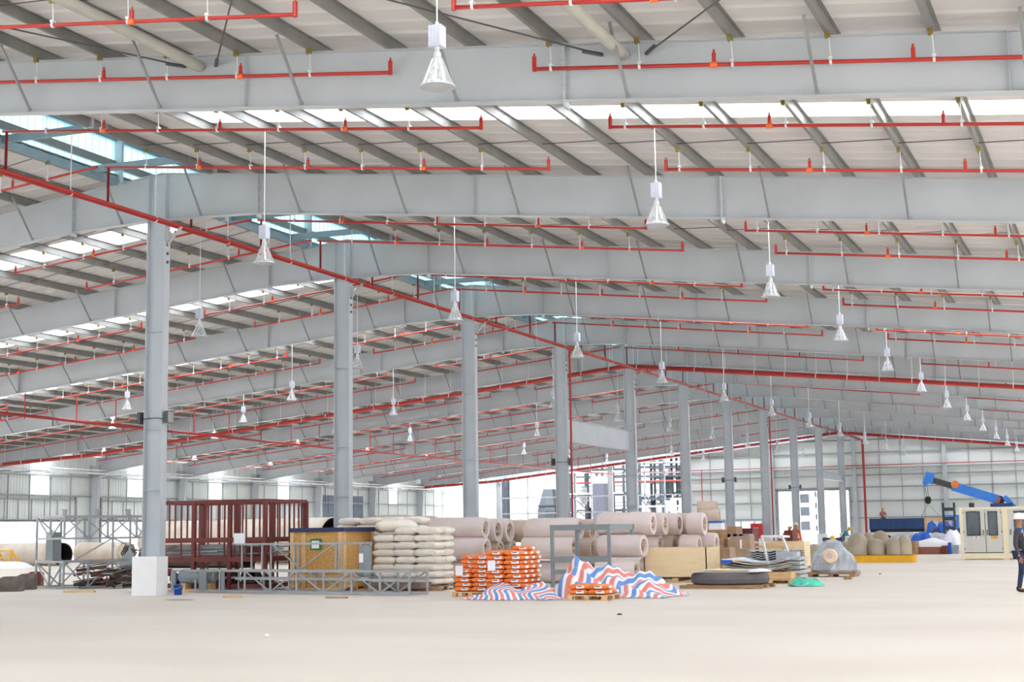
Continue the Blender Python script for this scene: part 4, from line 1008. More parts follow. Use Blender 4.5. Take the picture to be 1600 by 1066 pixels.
# ---- dark ring on timber base with sheets
p = gr(1125, 921); cx_, cy_ = p.x, p.y+1.1
t_ = thing('rubber_ring', (cx_, cy_, .1), 'low dark grey round drum lying flat on timbers in the right foreground', 'drum')
q = MB(); q.lathe([(0, .10), (.95, .10), (1.05, .14), (1.08, .25), (1.04, .38), (.95, .42), (0, .42)], (cx_, cy_, 0), 48); q.build('drum', mat('dark_grey_rubber', (104, 98, 100), .75), t_, smooth=False)
q = MB(); 
for y in (-.9, -.2, .6): q.box(cx_-1.15, cx_+1.1, cy_+y-.12, cy_+y+.12, 0, .1)
part(q, 'timbers', M_OLDWOOD)
def sheet(name, x0, x1, y0, y1, z, m, lab, bend=.0, th=.012, rz=0.0, cat='sheet'):
    n = 14; q = MB(); vs_ = []; fs = []; w_ = (x1-x0)/2; d_ = (y1-y0)/2
    for dz in (0, th):
        for i in range(n+1):
            x = -w_+2*w_*i/n; zz = bend*((x/w_)**2)+dz
            vs_ += [(x, -d_, zz), (x, d_, zz)]
    o_ = 2*(n+1)
    for i in range(n): fs += [(2*i, 2*i+1, 2*i+3, 2*i+2), (o_+2*i, o_+2*i+2, o_+2*i+3, o_+2*i+1), (2*i, 2*i+2, o_+2*i+2, o_+2*i), (2*i+1, o_+2*i+1, o_+2*i+3, 2*i+3)]
    fs += [(0, o_, o_+1, 1), (2*n, 2*n+1, o_+2*n+1, o_+2*n)]
    o = q.add(vs_, fs).build(name, m, loc=(0,0,0)); o.location = ((x0+x1)/2, (y0+y1)/2, z); o.rotation_euler.z = rz; return tag(o, lab, cat)
sheet('cover_board', cx_-1.0, cx_+.85, cy_-.75, cy_+.8, .43, mat('pale_board', (206, 198, 188), .7), 'pale flat board lying on the dark round drum', .0, .03, .1)
sheet('cover_board', cx_-.6, cx_+1.0, cy_-.5, cy_+.7, .47, M_PLY, 'thin plywood board, upper one on the dark round drum', .02, .015, -.12)
o = mound('white_cloth', (cx_+.95, cy_-.55, .44), .28, .25, .08, M_PAPER, 'small white rag on the right side of the dark round drum', 'cloth', 4)
# ---- sheet piles
px0, px1 = 14.9, 17.0
a = gr(1170, 913); b = gr(1236, 913)
pallet(a.x, b.x+.05, a.y, a.y+1.6, 'wide timber pallet under the pile of sheets right of the drum')
q = MB(); q.box(a.x+.05, b.x, a.y+.05, a.y+1.5, .14, .34); o = q.build('timber_box', M_WOOD, loc=(a.x, a.y, 0)); tag(o, 'shallow timber box on the pallet right of the drum', 'box')
SHX0, SHX1, SHY = at(1128, 885, 8.2).x, at(1232, 885, 8.2).x, 8.2
q = MB(); q.box(SHX0+.3, SHX1-.25, SHY+.15, SHY+1.25, 0, .35)
for k in range(5): q.box(SHX0+.3, SHX1-.25, SHY+.13, SHY+.15, .04+k*.06, .06+k*.06)
o = q.build('timber_stillage', M_OLDWOOD, loc=(SHX0, SHY, 0)); tag(o, 'weathered timber stillage under the curved sheets', 'stillage')
cols = [mat('pale_blue_sheet', (214, 224, 236), .6), M_PLY, M_SHEETS, mat('brown_sheet', (168, 146, 128), .7), M_PAPER]
for i in range(8):
    sheet('curved_sheet', SHX0+.05*i*(i % 2), SHX1-.06*(i % 3), SHY, SHY+1.3, .37+i*.035, cols[(i*3+1) % 5] if i < 7 else cols[0], 'thin upcurved sheet in the pile right of the plywood box, %s from the bottom' % ORD[i], .13, .012, .03*((i % 3)-1))
p = at(1134, 878, 8.0); o = MB().box(p.x-.14, p.x+.14, 7.95, 8.2, p.z-.05, p.z+.05).build('blue_wrap', M_BLUE, loc=(p.x, 8.1, p.z)); tag(o, 'bright blue wrapper at the left edge of the curved sheets', 'wrapper')
# corrugated metal stack
a = at(1200, 886, 10.6); MX0, MX1 = at(1166, 870, 10.8).x, at(1243, 870, 10.8).x
q = MB(); q.box(MX0, MX1, 10.8, 12.2, 0, .3); o = q.build('dunnage_stack', M_OLDWOOD, loc=(MX0, 10.8, 0)); tag(o, 'timber dunnage under the grey metal cladding stack', 'timber')
for i in range(9):
    q = MB(); z = .30+i*.072; x = 0; w_ = MX1-MX0; vs_ = []; fs = []; n = 24
    for k in range(n+1):
        xx = w_*k/n; zz = z+(.03 if k % 4 in (1, 2) else 0); vs_ += [(MX0+xx, 10.85, zz), (MX0+xx, 12.2, zz), (MX0+xx, 10.85, zz+.03), (MX0+xx, 12.2, zz+.03)]
    for k in range(n): a_ = 4*k; fs += [(a_, a_+1, a_+5, a_+4), (a_+2, a_+6, a_+7, a_+3), (a_, a_+4, a_+6, a_+2), (a_+1, a_+3, a_+7, a_+5)]
    o = q.add(vs_, fs).build('cladding_panel', M_SHEETS, loc=(MX0, 10.85, z)); tag(o, 'grey metal cladding panel, %s from the bottom of its stack' % ORD[i], 'panel', 'metal cladding stack')
a = at(1190, 838, 10.4); b = at(1222, 838, 10.4); t_ = thing('metal_frame', ((a.x+b.x)/2, 10.5, .5), 'white rectangular metal frame leaning on the cladding stack', 'frame')
c_ = at(1201, 882, 10.3); d_ = at(1232, 864, 10.3)
for (p_, q_) in ((a, b), (a, c_), (b, Vector((d_.x, 10.3, d_.z))), (a+Vector((.3, .5, -.02)), b+Vector((.1, .5, -.02))), (a, a+Vector((.3, .5, -.02))), (b, b+Vector((.1, .5, -.02)))): part(MB().bar(p_, q_, .06), 'bar', M_WHITEMETAL)
a = at(1213, 880, 10.0); b = at(1245, 862, 10.0); o = MB().box(a.x, b.x, 10.0, 10.5, a.z-.1, b.z).build('sheet_metal_box', M_SHEETS, loc=(a.x, 10.0, a.z)); tag(o, 'plain light grey metal box before the cladding stack', 'box')
a = at(1230, 898, 8.9); b = at(1247, 877, 8.9); 
q = MB()
for k in range(6): q.box(a.x, b.x+.05, 8.9, 10.0, .02+k*.13, .11+k*.13)
o = q.build('panel_bundle', M_SHEETS, loc=(a.x, 8.9, 0)); tag(o, 'bundle of light grey panels right of the curved sheets', 'panels')
# cardboard boxes
for i, (x0, x1, y0_, y1_, Y) in enumerate(((1142, 1171, 882, 838, 19.4), (1146, 1172, 898, 858, 17.5), (1130, 1140, 888, 856, 15.0))):
    a = at(x0, y0_, Y); b = at(x1, y1_, Y); z0 = {0: 0, 1: 0, 2: 0}[i]
    t_ = thing('cardboard_box', ((a.x+b.x)/2, Y+.4, 0), ('tall brown cardboard box with white strip, behind the sheet piles', 'squat brown cardboard box in front of the tall one', 'narrow tan cardboard box right of the plywood box')[i], 'box')
    part(MB().box(a.x, b.x, Y, Y+.8, 0, b.z), 'carton', M_CARD)
    if i == 0: part(MB().box(a.x+.5*(b.x-a.x), a.x+.6*(b.x-a.x), Y-.01, Y, b.z-.45, b.z-.12), 'white_strip', M_PAPER, 'white paper strip')
    q = MB(); q.box((a.x+b.x)/2-.03, (a.x+b.x)/2+.03, Y-.003, Y+.8, b.z, b.z+.004); part(q, 'tape', M_WOOD)
a = at(1118, 840, 22.5); b = at(1168, 838, 22.5)
t_ = thing('work_table', ((a.x+b.x)/2, 23, 0), 'rough timber table piled with blue-grey bundles behind the cardboard boxes', 'table')
part(MB().box(a.x, b.x, 22.5, 23.6, a.z-.08, a.z), 'table_top', M_WOOD); 
for x in (a.x+.05, b.x-.05): 
    for y in (22.55, 23.5): part(MB().box(x-.05, x+.05, y-.05, y+.05, 0, a.z-.08), 'leg', M_WOOD)
for i in range(5):
    x = a.x+.15+i*(b.x-a.x-.3)/4; q = MB(); q.box(x-.2, x+.2, 22.55, 23.3, a.z, a.z+.12); o = q.build('bundle', mat('blue_grey_bundle', (150, 156, 176), .7), loc=(x, 22.9, a.z)); tag(o, 'blue-grey bundle on the rough timber table, %s from the left' % ORD[i], 'bundle', 'bundles on the timber table')
a = at(1108, 828, 19.5); o = MB().box(a.x, a.x+.48, 19.5, 20.0, a.z, a.z+.25).build('storage_tub', M_PAPER, loc=(a.x, 19.5, a.z))
t_ = o; tag(o, 'white tub with blue lid on top of the rolls at the right end', 'tub'); tag(MB().box(a.x-.05, a.x+.55, 19.45, 20.05, 0, a.z-.002).build('timber_crate', M_OLDWOOD, loc=(a.x, 19.5, 0)), 'brown crate carrying the white tub behind the rolls', 'crate'); q = MB(); q.box(a.x-.02, a.x+.5, 19.48, 20.02, a.z+.25, a.z+.32); l_ = q.build('lid', M_BLUE, o); l_['label'] = 'blue lid'
for i, (x0, x1, yt, Y, m) in enumerate(((1121, 1150, 823, 34, M_OLDWOOD), (1146, 1176, 826, 36, M_MAROON), (1225, 1238, 829, 47, M_MAROON))):
    a = at(x0, yt, Y); b = at(x1, yt, Y); q = MB(); q.box(a.x, b.x, Y, Y+1.2, 0, a.z)
    for k in range(4): q.box(a.x, b.x, Y-.03, Y, .1+k*a.z/4, .1+k*a.z/4+.15)
    o = q.build('timber_crate', m, loc=(a.x, Y, 0)); tag(o, ('brown slatted crate far behind the rolls, left one', 'dark red crate far behind the cardboard boxes', 'dark red crate between the two orange workers')[i], 'crate')
# plywood panel box
a = at(1226, 888, 24); b = at(1256, 846, 24); t_ = thing('plywood_case', ((a.x+b.x)/2-.5, 24.6, 0), 'tall pale plywood case behind the metal cladding stack', 'case')
part(MB().box(a.x-.9, b.x, 24, 25.2, .1, b.z), 'panels', M_PLY); part(MB().box(a.x-.9, b.x, 24, 25.2, 0, .1), 'skids', M_OLDWOOD)
for i in range(3):
    x = a.x-.8+i*.35; sheet('offcut_sheet', x-.5, x+.4, 22.3+i*.1, 23.2, 1.0+i*.05, (M_PLY, M_PAPER, M_CARD)[i], 'loose board on the low trestle before the plywood case, %s from the bottom' % ORD[i], .03, .02)
q = MB(); q.box(a.x-1.5, a.x+.45, 22.2, 23.3, .85, .95)
for dx in (-1.4, .35): q.box(a.x+dx-.05, a.x+dx+.05, 22.25, 23.25, 0, .85)
o = q.build('trestle_bench', M_WOOD, loc=(a.x-.5, 22.7, 0)); tag(o, 'low timber trestle bench before the tall plywood case', 'bench')
# ---- teal tarp, wrapped machine
p = gr(1256, 917); mound('teal_tarp', (p.x, p.y+.25, 0), .42, .3, .2, M_TEAL, 'bundle of bright teal-green tarp on the floor', 'tarp', 8, rough=.35)
q = MB(); p = at(1243, 897, 6.4); sheet('wrapping_scrap', p.x-.2, p.x+.3, 6.2, 6.7, .02, M_PAPER, 'scrap of white wrapping above the teal tarp', .08, .01, .4)
p = gr(1297, 902); t_ = thing('wrapped_machine', (p.x, p.y+.6, 0), 'machine shrouded in grey plastic with a cream round disc on its front', 'machine')
cx_, cy_ = p.x, p.y+.65; vs_ = []; fs = []; n = 28; lv = [(.14, .72), (.22, .78), (.45, .72), (.7, .62), (.9, .42), (1.12, .3), (1.2, .22), (1.22, 0.01)]
random.seed(2)
for z, r in lv:
    for k in range(n):
        a_ = 2*math.pi*k/n; f_ = 1+.09*math.sin(3*a_+z*4)+.05*math.sin(8*a_+z*9)+random.uniform(-.03, .03); vs_.append((cx_+r*f_*math.cos(a_), cy_+.75*r*f_*math.sin(a_), z))
for i in range(len(lv)-1):
    for k in range(n): a_ = i*n+k; b_ = i*n+(k+1) % n; fs.append((a_, b_, b_+n, a_+n))
part(MB().add(vs_, fs), 'plastic_shroud', M_WRAP); q = MB(); q.lathe([(0, -.02), (.2, -.02), (.235, .02), (.235, .14), (0, .14)], (cx_+.02, cy_-.66, .68), 28, 'y'); part(q, 'front_disc', mat('cream_disc', (250, 224, 190), .5), 'cream round disc')
part(MB().lathe([(.0, -.03), (.1, -.03), (.1, 0)], (cx_+.02, cy_-.67, .68), 20, 'y'), 'disc_hub', mat('pink_hub', (226, 196, 206), .5))
q = MB(); q.box(cx_-.3, cx_-.08, cy_-.1, cy_+.1, 1.16, 1.27); q.box(cx_+.12, cx_+.34, cy_-.1, cy_+.1, 1.16, 1.27); part(q, 'motor_blocks', M_NAVY); part(MB().lathe([(0, 1.2), (.09, 1.2), (.07, 1.32), (0, 1.34)], (cx_+.02, cy_-.05, 0), 14), 'yellow_cap', M_YEL)
q = MB(); q.box(cx_-.8, cx_+.8, cy_-.55, cy_+.5, .08, .15)
for x in (-.75, -.08, .6): q.box(cx_+x, cx_+x+.16, cy_-.55, cy_+.5, 0, .08)
part(q, 'timber_skid', M_OLDWOOD)
p = gr(1326, 906); o = MB().box(p.x-.1, p.x+.1, p.y, p.y+.2, 0, .12).build('concrete_chunk', M_OLDWOOD, loc=(p.x, p.y, 0)); o.rotation_euler.z = .4; tag(o, 'small broken block on the floor right of the wrapped machine', 'block')
# ---- yellow beam and canvas drums
YA, YB_ = at(1329, 880, 33.4).x, at(1427, 880, 33.4).x; q = MB(); q.box(YA, YB_, 33.4, 33.44, 0, .34); q.box(YA, YB_, 33.4, 34.6, .32, .34); q.box(YA, YB_, 34.56, 34.6, 0, .34)
for k in range(5): x = YA+(YB_-YA)*k/4; q.box(x-.02, x+.02, 33.42, 34.58, 0, .32)
o = q.build('yellow_platform', M_YEL, loc=(YA, 33.4, 0)); tag(o, 'bright yellow steel platform carrying tan canvas drums', 'platform')
def dome(x0, x1, yt, Y, lab, z0=.34, dpt=.8, lean=0.0):
    a = at(x0, yt, Y); b = at(x1, yt, Y); r = (b.x-a.x)/2; H = a.z-z0; q = MB(); vs_ = []; fs = []; n = 24; lv = [(0, .94), (.1, 1.0), (.45, .98), (.7, .88), (.86, .66), (.96, .38), (1.0, .02)]
    for h, rr in lv:
        for k in range(n): a_ = 2*math.pi*k/n; vs_.append((r*rr*math.cos(a_)+lean*h, dpt*.6*rr*math.sin(a_), H*h))
    for i in range(len(lv)-1):
        for k in range(n): a_ = i*n+k; b_ = i*n+(k+1) % n; fs.append((a_, b_, b_+n, a_+n))
    o = q.add(vs_, fs).build('canvas_drum', M_TAN, loc=(0,0,0), smooth=True); o.location = ((a.x+b.x)/2, Y, z0); return tag(o, lab, 'drum', 'tan canvas drums')
for i, (x0, x1, yt, Y, z0) in enumerate(((1322, 1356, 832, 33.95, .34), (1344, 1368, 832, 34.9, 0), (1355, 1384, 842, 34.0, .34), (1358, 1392, 829, 35.6, 0), (1384, 1410, 838, 33.95, .34), (1400, 1424, 836, 34.1, .34), (1306, 1332, 846, 35.2, 0), (1255, 1290, 850, 30.5, 0))):
    dome(x0, x1, yt, Y, ('large tan canvas-covered drum at the left end of the yellow platform', 'tan canvas drum peeping over the leftmost big one', 'sloping tan canvas drum, second on the yellow platform', 'highest tan canvas drum, behind the platform', 'tan canvas drum, third along the yellow platform', 'tan canvas drum at the right end of the yellow platform', 'tan canvas drum on the floor left of the yellow platform', 'olive canvas roll left of the wrapped machine')[i], z0)
# ---- goods beyond, right
def simplebox(name, x0, x1, yt, Y, d_, m, lab, cat='crate', z0=0, slat=True):
    a = at(x0, yt, Y); b = at(x1, yt, Y); q = MB(); q.box(a.x, b.x, Y, Y+d_, z0, a.z)
    if slat:
        for k in range(3): zz = z0+(a.z-z0)*(.1+.33*k); q.box(a.x-.01, b.x+.01, Y-.03, Y, zz, zz+.08)
        for x in (a.x, b.x-.08): q.box(x, x+.08, Y-.04, Y, z0, a.z)
    o = q.build(name, m, loc=(a.x, Y, z0)); return tag(o, lab, cat)
simplebox('timber_crate', 1421, 1431, 846, 52, 1.2, M_OLDWOOD, 'narrow dark brown crate beyond the tan drums')
simplebox('timber_crate', 1433, 1470, 855, 53, 1.5, mat('reddish_crate', (168, 110, 92), .7), 'reddish low crate beyond the tan drums')
simplebox('steel_crate', 1471, 1479, 853, 52.5, 1.0, M_MAROON, 'narrow dark red steel crate beside the reddish one')
p = at(1455, 850, 53.7); mound('plastic_bundle', (p.x, 53.8, at(1450, 856, 53.7).z), 1.1, .6, .5, M_PAPER, 'white plastic-wrapped bundle on the reddish crate', 'bundle', 12)
p = at(1440, 848, 58); mound('blue_bundle', (at(1442, 852, 56).x, 56, 0), .7, .6, 1.25, M_BLUE, 'blue plastic-covered bundle behind the reddish crate', 'bundle', 13)
for i, (x, Y, rx, h, m) in enumerate(((1466, 60, 1.3, 1.15, M_WRAP), (1490, 56, .6, 1.3, M_PAPER), (1416, 66, 1.9, 1.1, M_WRAP), (1444, 74, 2.0, 1.1, M_PAPER))):
    mound('covered_pile', (at(x, 850, Y).x, Y, 0), rx, .9, h, m, ('white plastic-covered pile left of the cream cabinet, larger', 'white plastic-covered pile close to the cream cabinet', 'grey-white covered pile beyond the tan drums, left', 'pale covered pile in front of the blue truck')[i], 'pile', 20+i)
simplebox('machine_base', 1481, 1498, 852, 54, 1.0, M_SHEETS, 'light grey machine base left of the cream cabinet', 'machine')
simplebox('blue_drum', 1481, 1486, 848, 53, .5, M_BLUE, 'small bright blue drum left of the cream cabinet', 'drum', slat=False)
# ---- cream control cabinet
KX0 = at(1500, 830, 38.5).x; KY = 38.5; ktop = at(1520, 793, KY).z; KX1 = KX0+5.6
t_ = thing('control_cabinet', ((KX0+KX1)/2, 39.3, 0), 'big cream and grey machine cabinet with windowed doors at the right', 'cabinet')
q = MB(); q.box(KX0, KX1, KY+.05, KY+1.4, .02, .28); q.box(KX0, KX1, KY+.05, KY+1.4, ktop-.1, ktop); q.box(KX0, KX1, KY+1.3, KY+1.4, .28, ktop-.1); part(q, 'body', M_CREAM)
W1 = at(1570, 830, KY).x
for x, w_ in ((KX0, .15), (W1-.1, .25), (2*W1-KX0-.1, .25), (KX1-.15, .15)): part(MB().box(x, x+w_, KY-.02, KY+1.35, 0, ktop-.02), 'corner_post', M_CREAM)
part(MB().box(KX0, KX1, KY-.03, KY+.05, .05, .3), 'plinth', M_CREAM)
def door(xa, xb, wa, wb, wz0, wz1, hx):
    q = MB(); z0, z1 = .34, ktop-.1
    q.box(xa, wa, KY-.01, KY+.03, z0, z1); q.box(wb, xb, KY-.01, KY+.03, z0, z1); q.box(wa, wb, KY-.01, KY+.03, z0, wz0); q.box(wa, wb, KY-.01, KY+.03, wz1, z1)
    d_ = q.build('door', M_CABGREY, t_)
    q = MB(); e = .045
    q.box(wa-e, wa, KY-.025, KY-.01, wz0-e, wz1+e); q.box(wb, wb+e, KY-.025, KY-.01, wz0-e, wz1+e); q.box(wa, wb, KY-.025, KY-.01, wz0-e, wz0); q.box(wa, wb, KY-.025, KY-.01, wz1, wz1+e); q.build('window_seal', M_STEELDK, d_)
    MB().box(wa, wb, KY+.005, KY+.012, wz0, wz1).build('pane', M_GLASS, d_)
    q = MB(); q.box(hx-.012, hx+.012, KY-.06, KY-.01, 1.18, 1.36); q.box(hx-.02, hx+.02, KY-.02, KY-.01, 1.14, 1.4); q.build('handle', M_ROD, d_)
    q = MB()
    for z in (.5, 1.3, 2.2): q.box(xa+.01 if hx > (xa+xb)/2 else xb-.04, xa+.04 if hx > (xa+xb)/2 else xb-.01, KY-.025, KY-.01, z-.04, z+.04)
    q.build('hinge', M_STEELDK, d_)
zz0, zz1 = at(1520, 836, KY).z, at(1520, 801, KY).z
X = lambda px: at(px, 830, KY).x
door(X(1505), X(1539.3), X(1512), X(1531), zz0, zz1, X(1536.5)); door(X(1540.3), X(1566), X(1546), X(1558), zz0, zz1, X(1542.5))
o_ = W1-KX0; door(X(1505)+o_, X(1539.3)+o_, X(1516)+o_, X(1532)+o_, zz0, zz1, X(1509)+o_); door(X(1540.3)+o_, X(1566)+o_, X(1546)+o_, X(1558)+o_, zz0, zz1, X(1563)+o_)
q = MB()
for px, w_ in ((1521, .18), (1552, .12), (1598, .2)):
    x = X(px); q.lathe([(0, 0), (w_, 0), (w_, .5), (.05, .5)], (x, KY+.6, 1.1), 14); q.box(x-w_, x+w_, KY+.4, KY+.9, 1.65, 1.9); q.tube([(x-.1, KY+.35, 1.2), (x+.1, KY+.4, 1.9)], .03, 6)
q.box(KX0+.2, KX1-.2, KY+.5, KY+1.1, .3, 1.1); q.box(KX0+.2, KX1-.2, KY+.9, KY+1.2, 1.1, 2.2); part(q, 'inner_machinery', M_STEELDK)
part(MB().box(X(1521), X(1529), KY-.018, KY-.011, zz0-.18, zz0-.07), 'warning_label', M_PAPER, 'white label with red mark'); part(MB().box(X(1523), X(1527), KY-.022, KY-.017, zz0-.15, zz0-.1), 'red_mark', M_RED)
part(MB().box(X(1548), X(1558.5), KY-.018, KY-.011, zz0-.19, zz0-.08), 'yellow_label', M_YEL, 'yellow label'); part(MB().box(X(1515), X(1527), KY-.014, KY-.011, ktop-.2, ktop-.18), 'name_strip', M_STEELDK)
p = at(1518, 786, 39.2); o = MB().box(p.x-.12, p.x+.12, 39.1, 39.3, ktop, ktop+.22).build('junction_box', M_STEELDK, loc=(p.x, 39.2, ktop)); tag(o, 'small grey box on the left end of the cabinet roof', 'box')
# ---- blue truck body, crane
TY = 95.0; a = at(1359, 811, TY); b = at(1443, 811, TY); zb = at(1400, 827, TY).z
t_ = thing('blue_trailer', ((a.x+b.x)/2, TY+1.2, 0), 'dark blue steel truck body standing near the far end wall', 'truck')
part(MB().box(a.x, b.x, TY, TY+2.2, zb, a.z), 'body', M_TRUCK)
for k in range(7): x = a.x+(b.x-a.x)*k/6; part(MB().box(x-.05, x+.05, TY-.06, TY, zb, a.z), 'rib', M_TRUCK)
part(MB().box(a.x, b.x, TY+.1, TY+2.1, zb-.25, zb), 'chassis', M_BLACK)
for k in (.12, .3, .62, .85): x = a.x+(b.x-a.x)*k; part(MB().lathe([(0, -.15), (.35, -.15), (.45, -.1), (.45, .15), (0, .15)], (x, TY+.3, .45), 20, 'y'), 'wheel', M_BLACK)
CY = 97.5
tip = at(1449, 748, CY); base = at(1566, 783, CY); dv = base-tip; mid = tip+dv*.34
t_ = thing('mobile_crane', (base.x, CY, 0), 'blue mobile crane with telescopic boom raised over the goods', 'crane')
part(MB().bar(mid, base, .5, .78), 'boom', M_CRANE, 'bright blue boom'); part(MB().bar(tip+dv*.06, mid+dv*.02, .36, .52), 'inner_boom', M_ROD, 'dark inner boom section')
q = MB(); q.bar(tip-dv*.03+Vector((0, 0, .1)), tip+dv*.09+Vector((0,0,.12)), .5, .95); q.lathe([(0, -.3), (.22, -.3), (.22, .3), (0, .3)], (tip.x-.15, CY, tip.z-.35), 16, 'y'); part(q, 'boom_head', M_CRANE)
p = at(1492, 757, CY-.5); part(MB().lathe([(0, -.05), (.33, -.05), (.33, .05), (0, .05)], (p.x, CY-.35, p.z), 20, 'y'), 'round_plate', mat('orange_plate', (230, 130, 60), .5), 'orange round plate')
hk = at(1450, 782, CY); q = MB(); 
for dx in (-.12, .12): q.tube([(tip.x-.2+dx, CY, tip.z-.4), (hk.x+dx*.6, CY, hk.z+.3)], .02, 5)
part(q, 'hoist_rope', M_ROD); part(MB().lathe([(0, .35), (.2, .3), (.3, .05), (.2, -.25), (0, -.35)], tuple(hk), 16), 'hook_block', M_BLACK)
q = MB(); e1 = at(1438, 809, CY); e2 = at(1471, 810, CY)
q.tube([tuple(hk-Vector((0,0,.3))), tuple(e1)], .035, 5); q.tube([tuple(hk-Vector((0,0,.3))), tuple(e2)], .035, 5); part(q, 'sling', mat('sling_tan', (196, 186, 140), .8))
q = MB(); q.box(base.x-.9, base.x+.9, CY-1.1, CY+1.1, 1.4, base.z-.2); part(q, 'turret', M_TRUCK); q = MB(); q.bar(base+Vector((-.6, 0, -.7)), base+Vector((.1, 0, .3)), .6, .5); part(q, 'boom_foot', M_BLACK); part(MB().bar(base+Vector((-.55, -.3, -.5)), base+Vector((-.15, -.3, .3)), .15, .25), 'rust_cylinder', mat('rusty_orange', (186, 104, 70), .6))
part(MB().bar(base+Vector((.2, 0, .35)), base+Vector((.95, 0, -.55)), .7, .4), 'counterweight', M_CRANE)
part(MB().box(base.x-3.6, base.x+3.2, CY-1.2, CY+1.2, .55, 1.4), 'carrier', M_TRUCK)
part(MB().box(base.x-4.8, base.x-3.6, CY-1.1, CY+1.1, .6, 2.5), 'cab', M_CRANE)
for k in (-3.9, -2.2, -.8, 1.2, 2.5): part(MB().lathe([(0, -.2), (.4, -.2), (.5, -.1), (.5, .2), (0, .2)], (base.x+k, CY-1.15, .5), 20, 'y'), 'wheel', M_BLACK)
# timber frame and blue bundles near the crane
a = at(1444, 810, 86); b = at(1486, 809, 86); t_ = thing('gantry', ((a.x+b.x)/2, 86, 0), 'pale timber gantry frame beside the blue truck body', 'frame')
part(MB().box(a.x, b.x, 86, 86.3, a.z-.25, a.z), 'beam', M_WOOD)
for x in (a.x, (a.x+b.x)/2, b.x-.2): part(MB().box(x, x+.2, 86, 86.3, 0, a.z-.25), 'post', M_WOOD)
for i, (x, r, h, m) in enumerate(((1456, .62, 1.95, M_BLUE), (1476, .75, 1.95, M_BLUE), (1465, .6, 1.3, M_RUST))):
    mound('covered_machine', (at(x, 830, 84).x, 84-.8*(i == 2), 0), r, .8, h, m, ('blue-covered machine under the timber gantry, left', 'blue-covered machine under the timber gantry, right', 'brown slatted machine before the blue-covered ones')[i], 'machine', 30+i)
p = at(1482, 790, 80); q = MB(); 
for dx in (-.4, .4):
    for dy in (-.3, .3): q.box(p.x+dx-.05, p.x+dx+.05, 80+dy-.05, 80+dy+.05, 0, p.z+.2)
for z in (.6, 1.3, 2.0, 2.7): q.box(p.x-.45, p.x+.45, 79.7, 80.3, z, z+.25)
o = q.build('plant_tower', M_STEELDK, loc=(p.x, 80, 0)); tag(o, 'slim grey machine tower left of the cream cabinet', 'machine')
# hose cabinet
a = at(1173, 842, 74.8); b = at(1190, 818, 74.8); t_ = thing('fire_hose_cabinet', ((a.x+b.x)/2, 75, 1), 'red fire hose cabinet at a far ridge column', 'cabinet')
part(MB().box(a.x, b.x, 74.8, 75.2, a.z, b.z), 'case', mat('bright_red', (204, 40, 48), .4)); part(MB().box(a.x+.25, b.x-.25, 74.77, 74.8, a.z+.45, b.z-.3), 'window', M_SHEETS); part(MB().box((a.x+b.x)/2-.08, (a.x+b.x)/2+.08, 74.85, 75.15, 0, a.z), 'stand', M_REDDK)
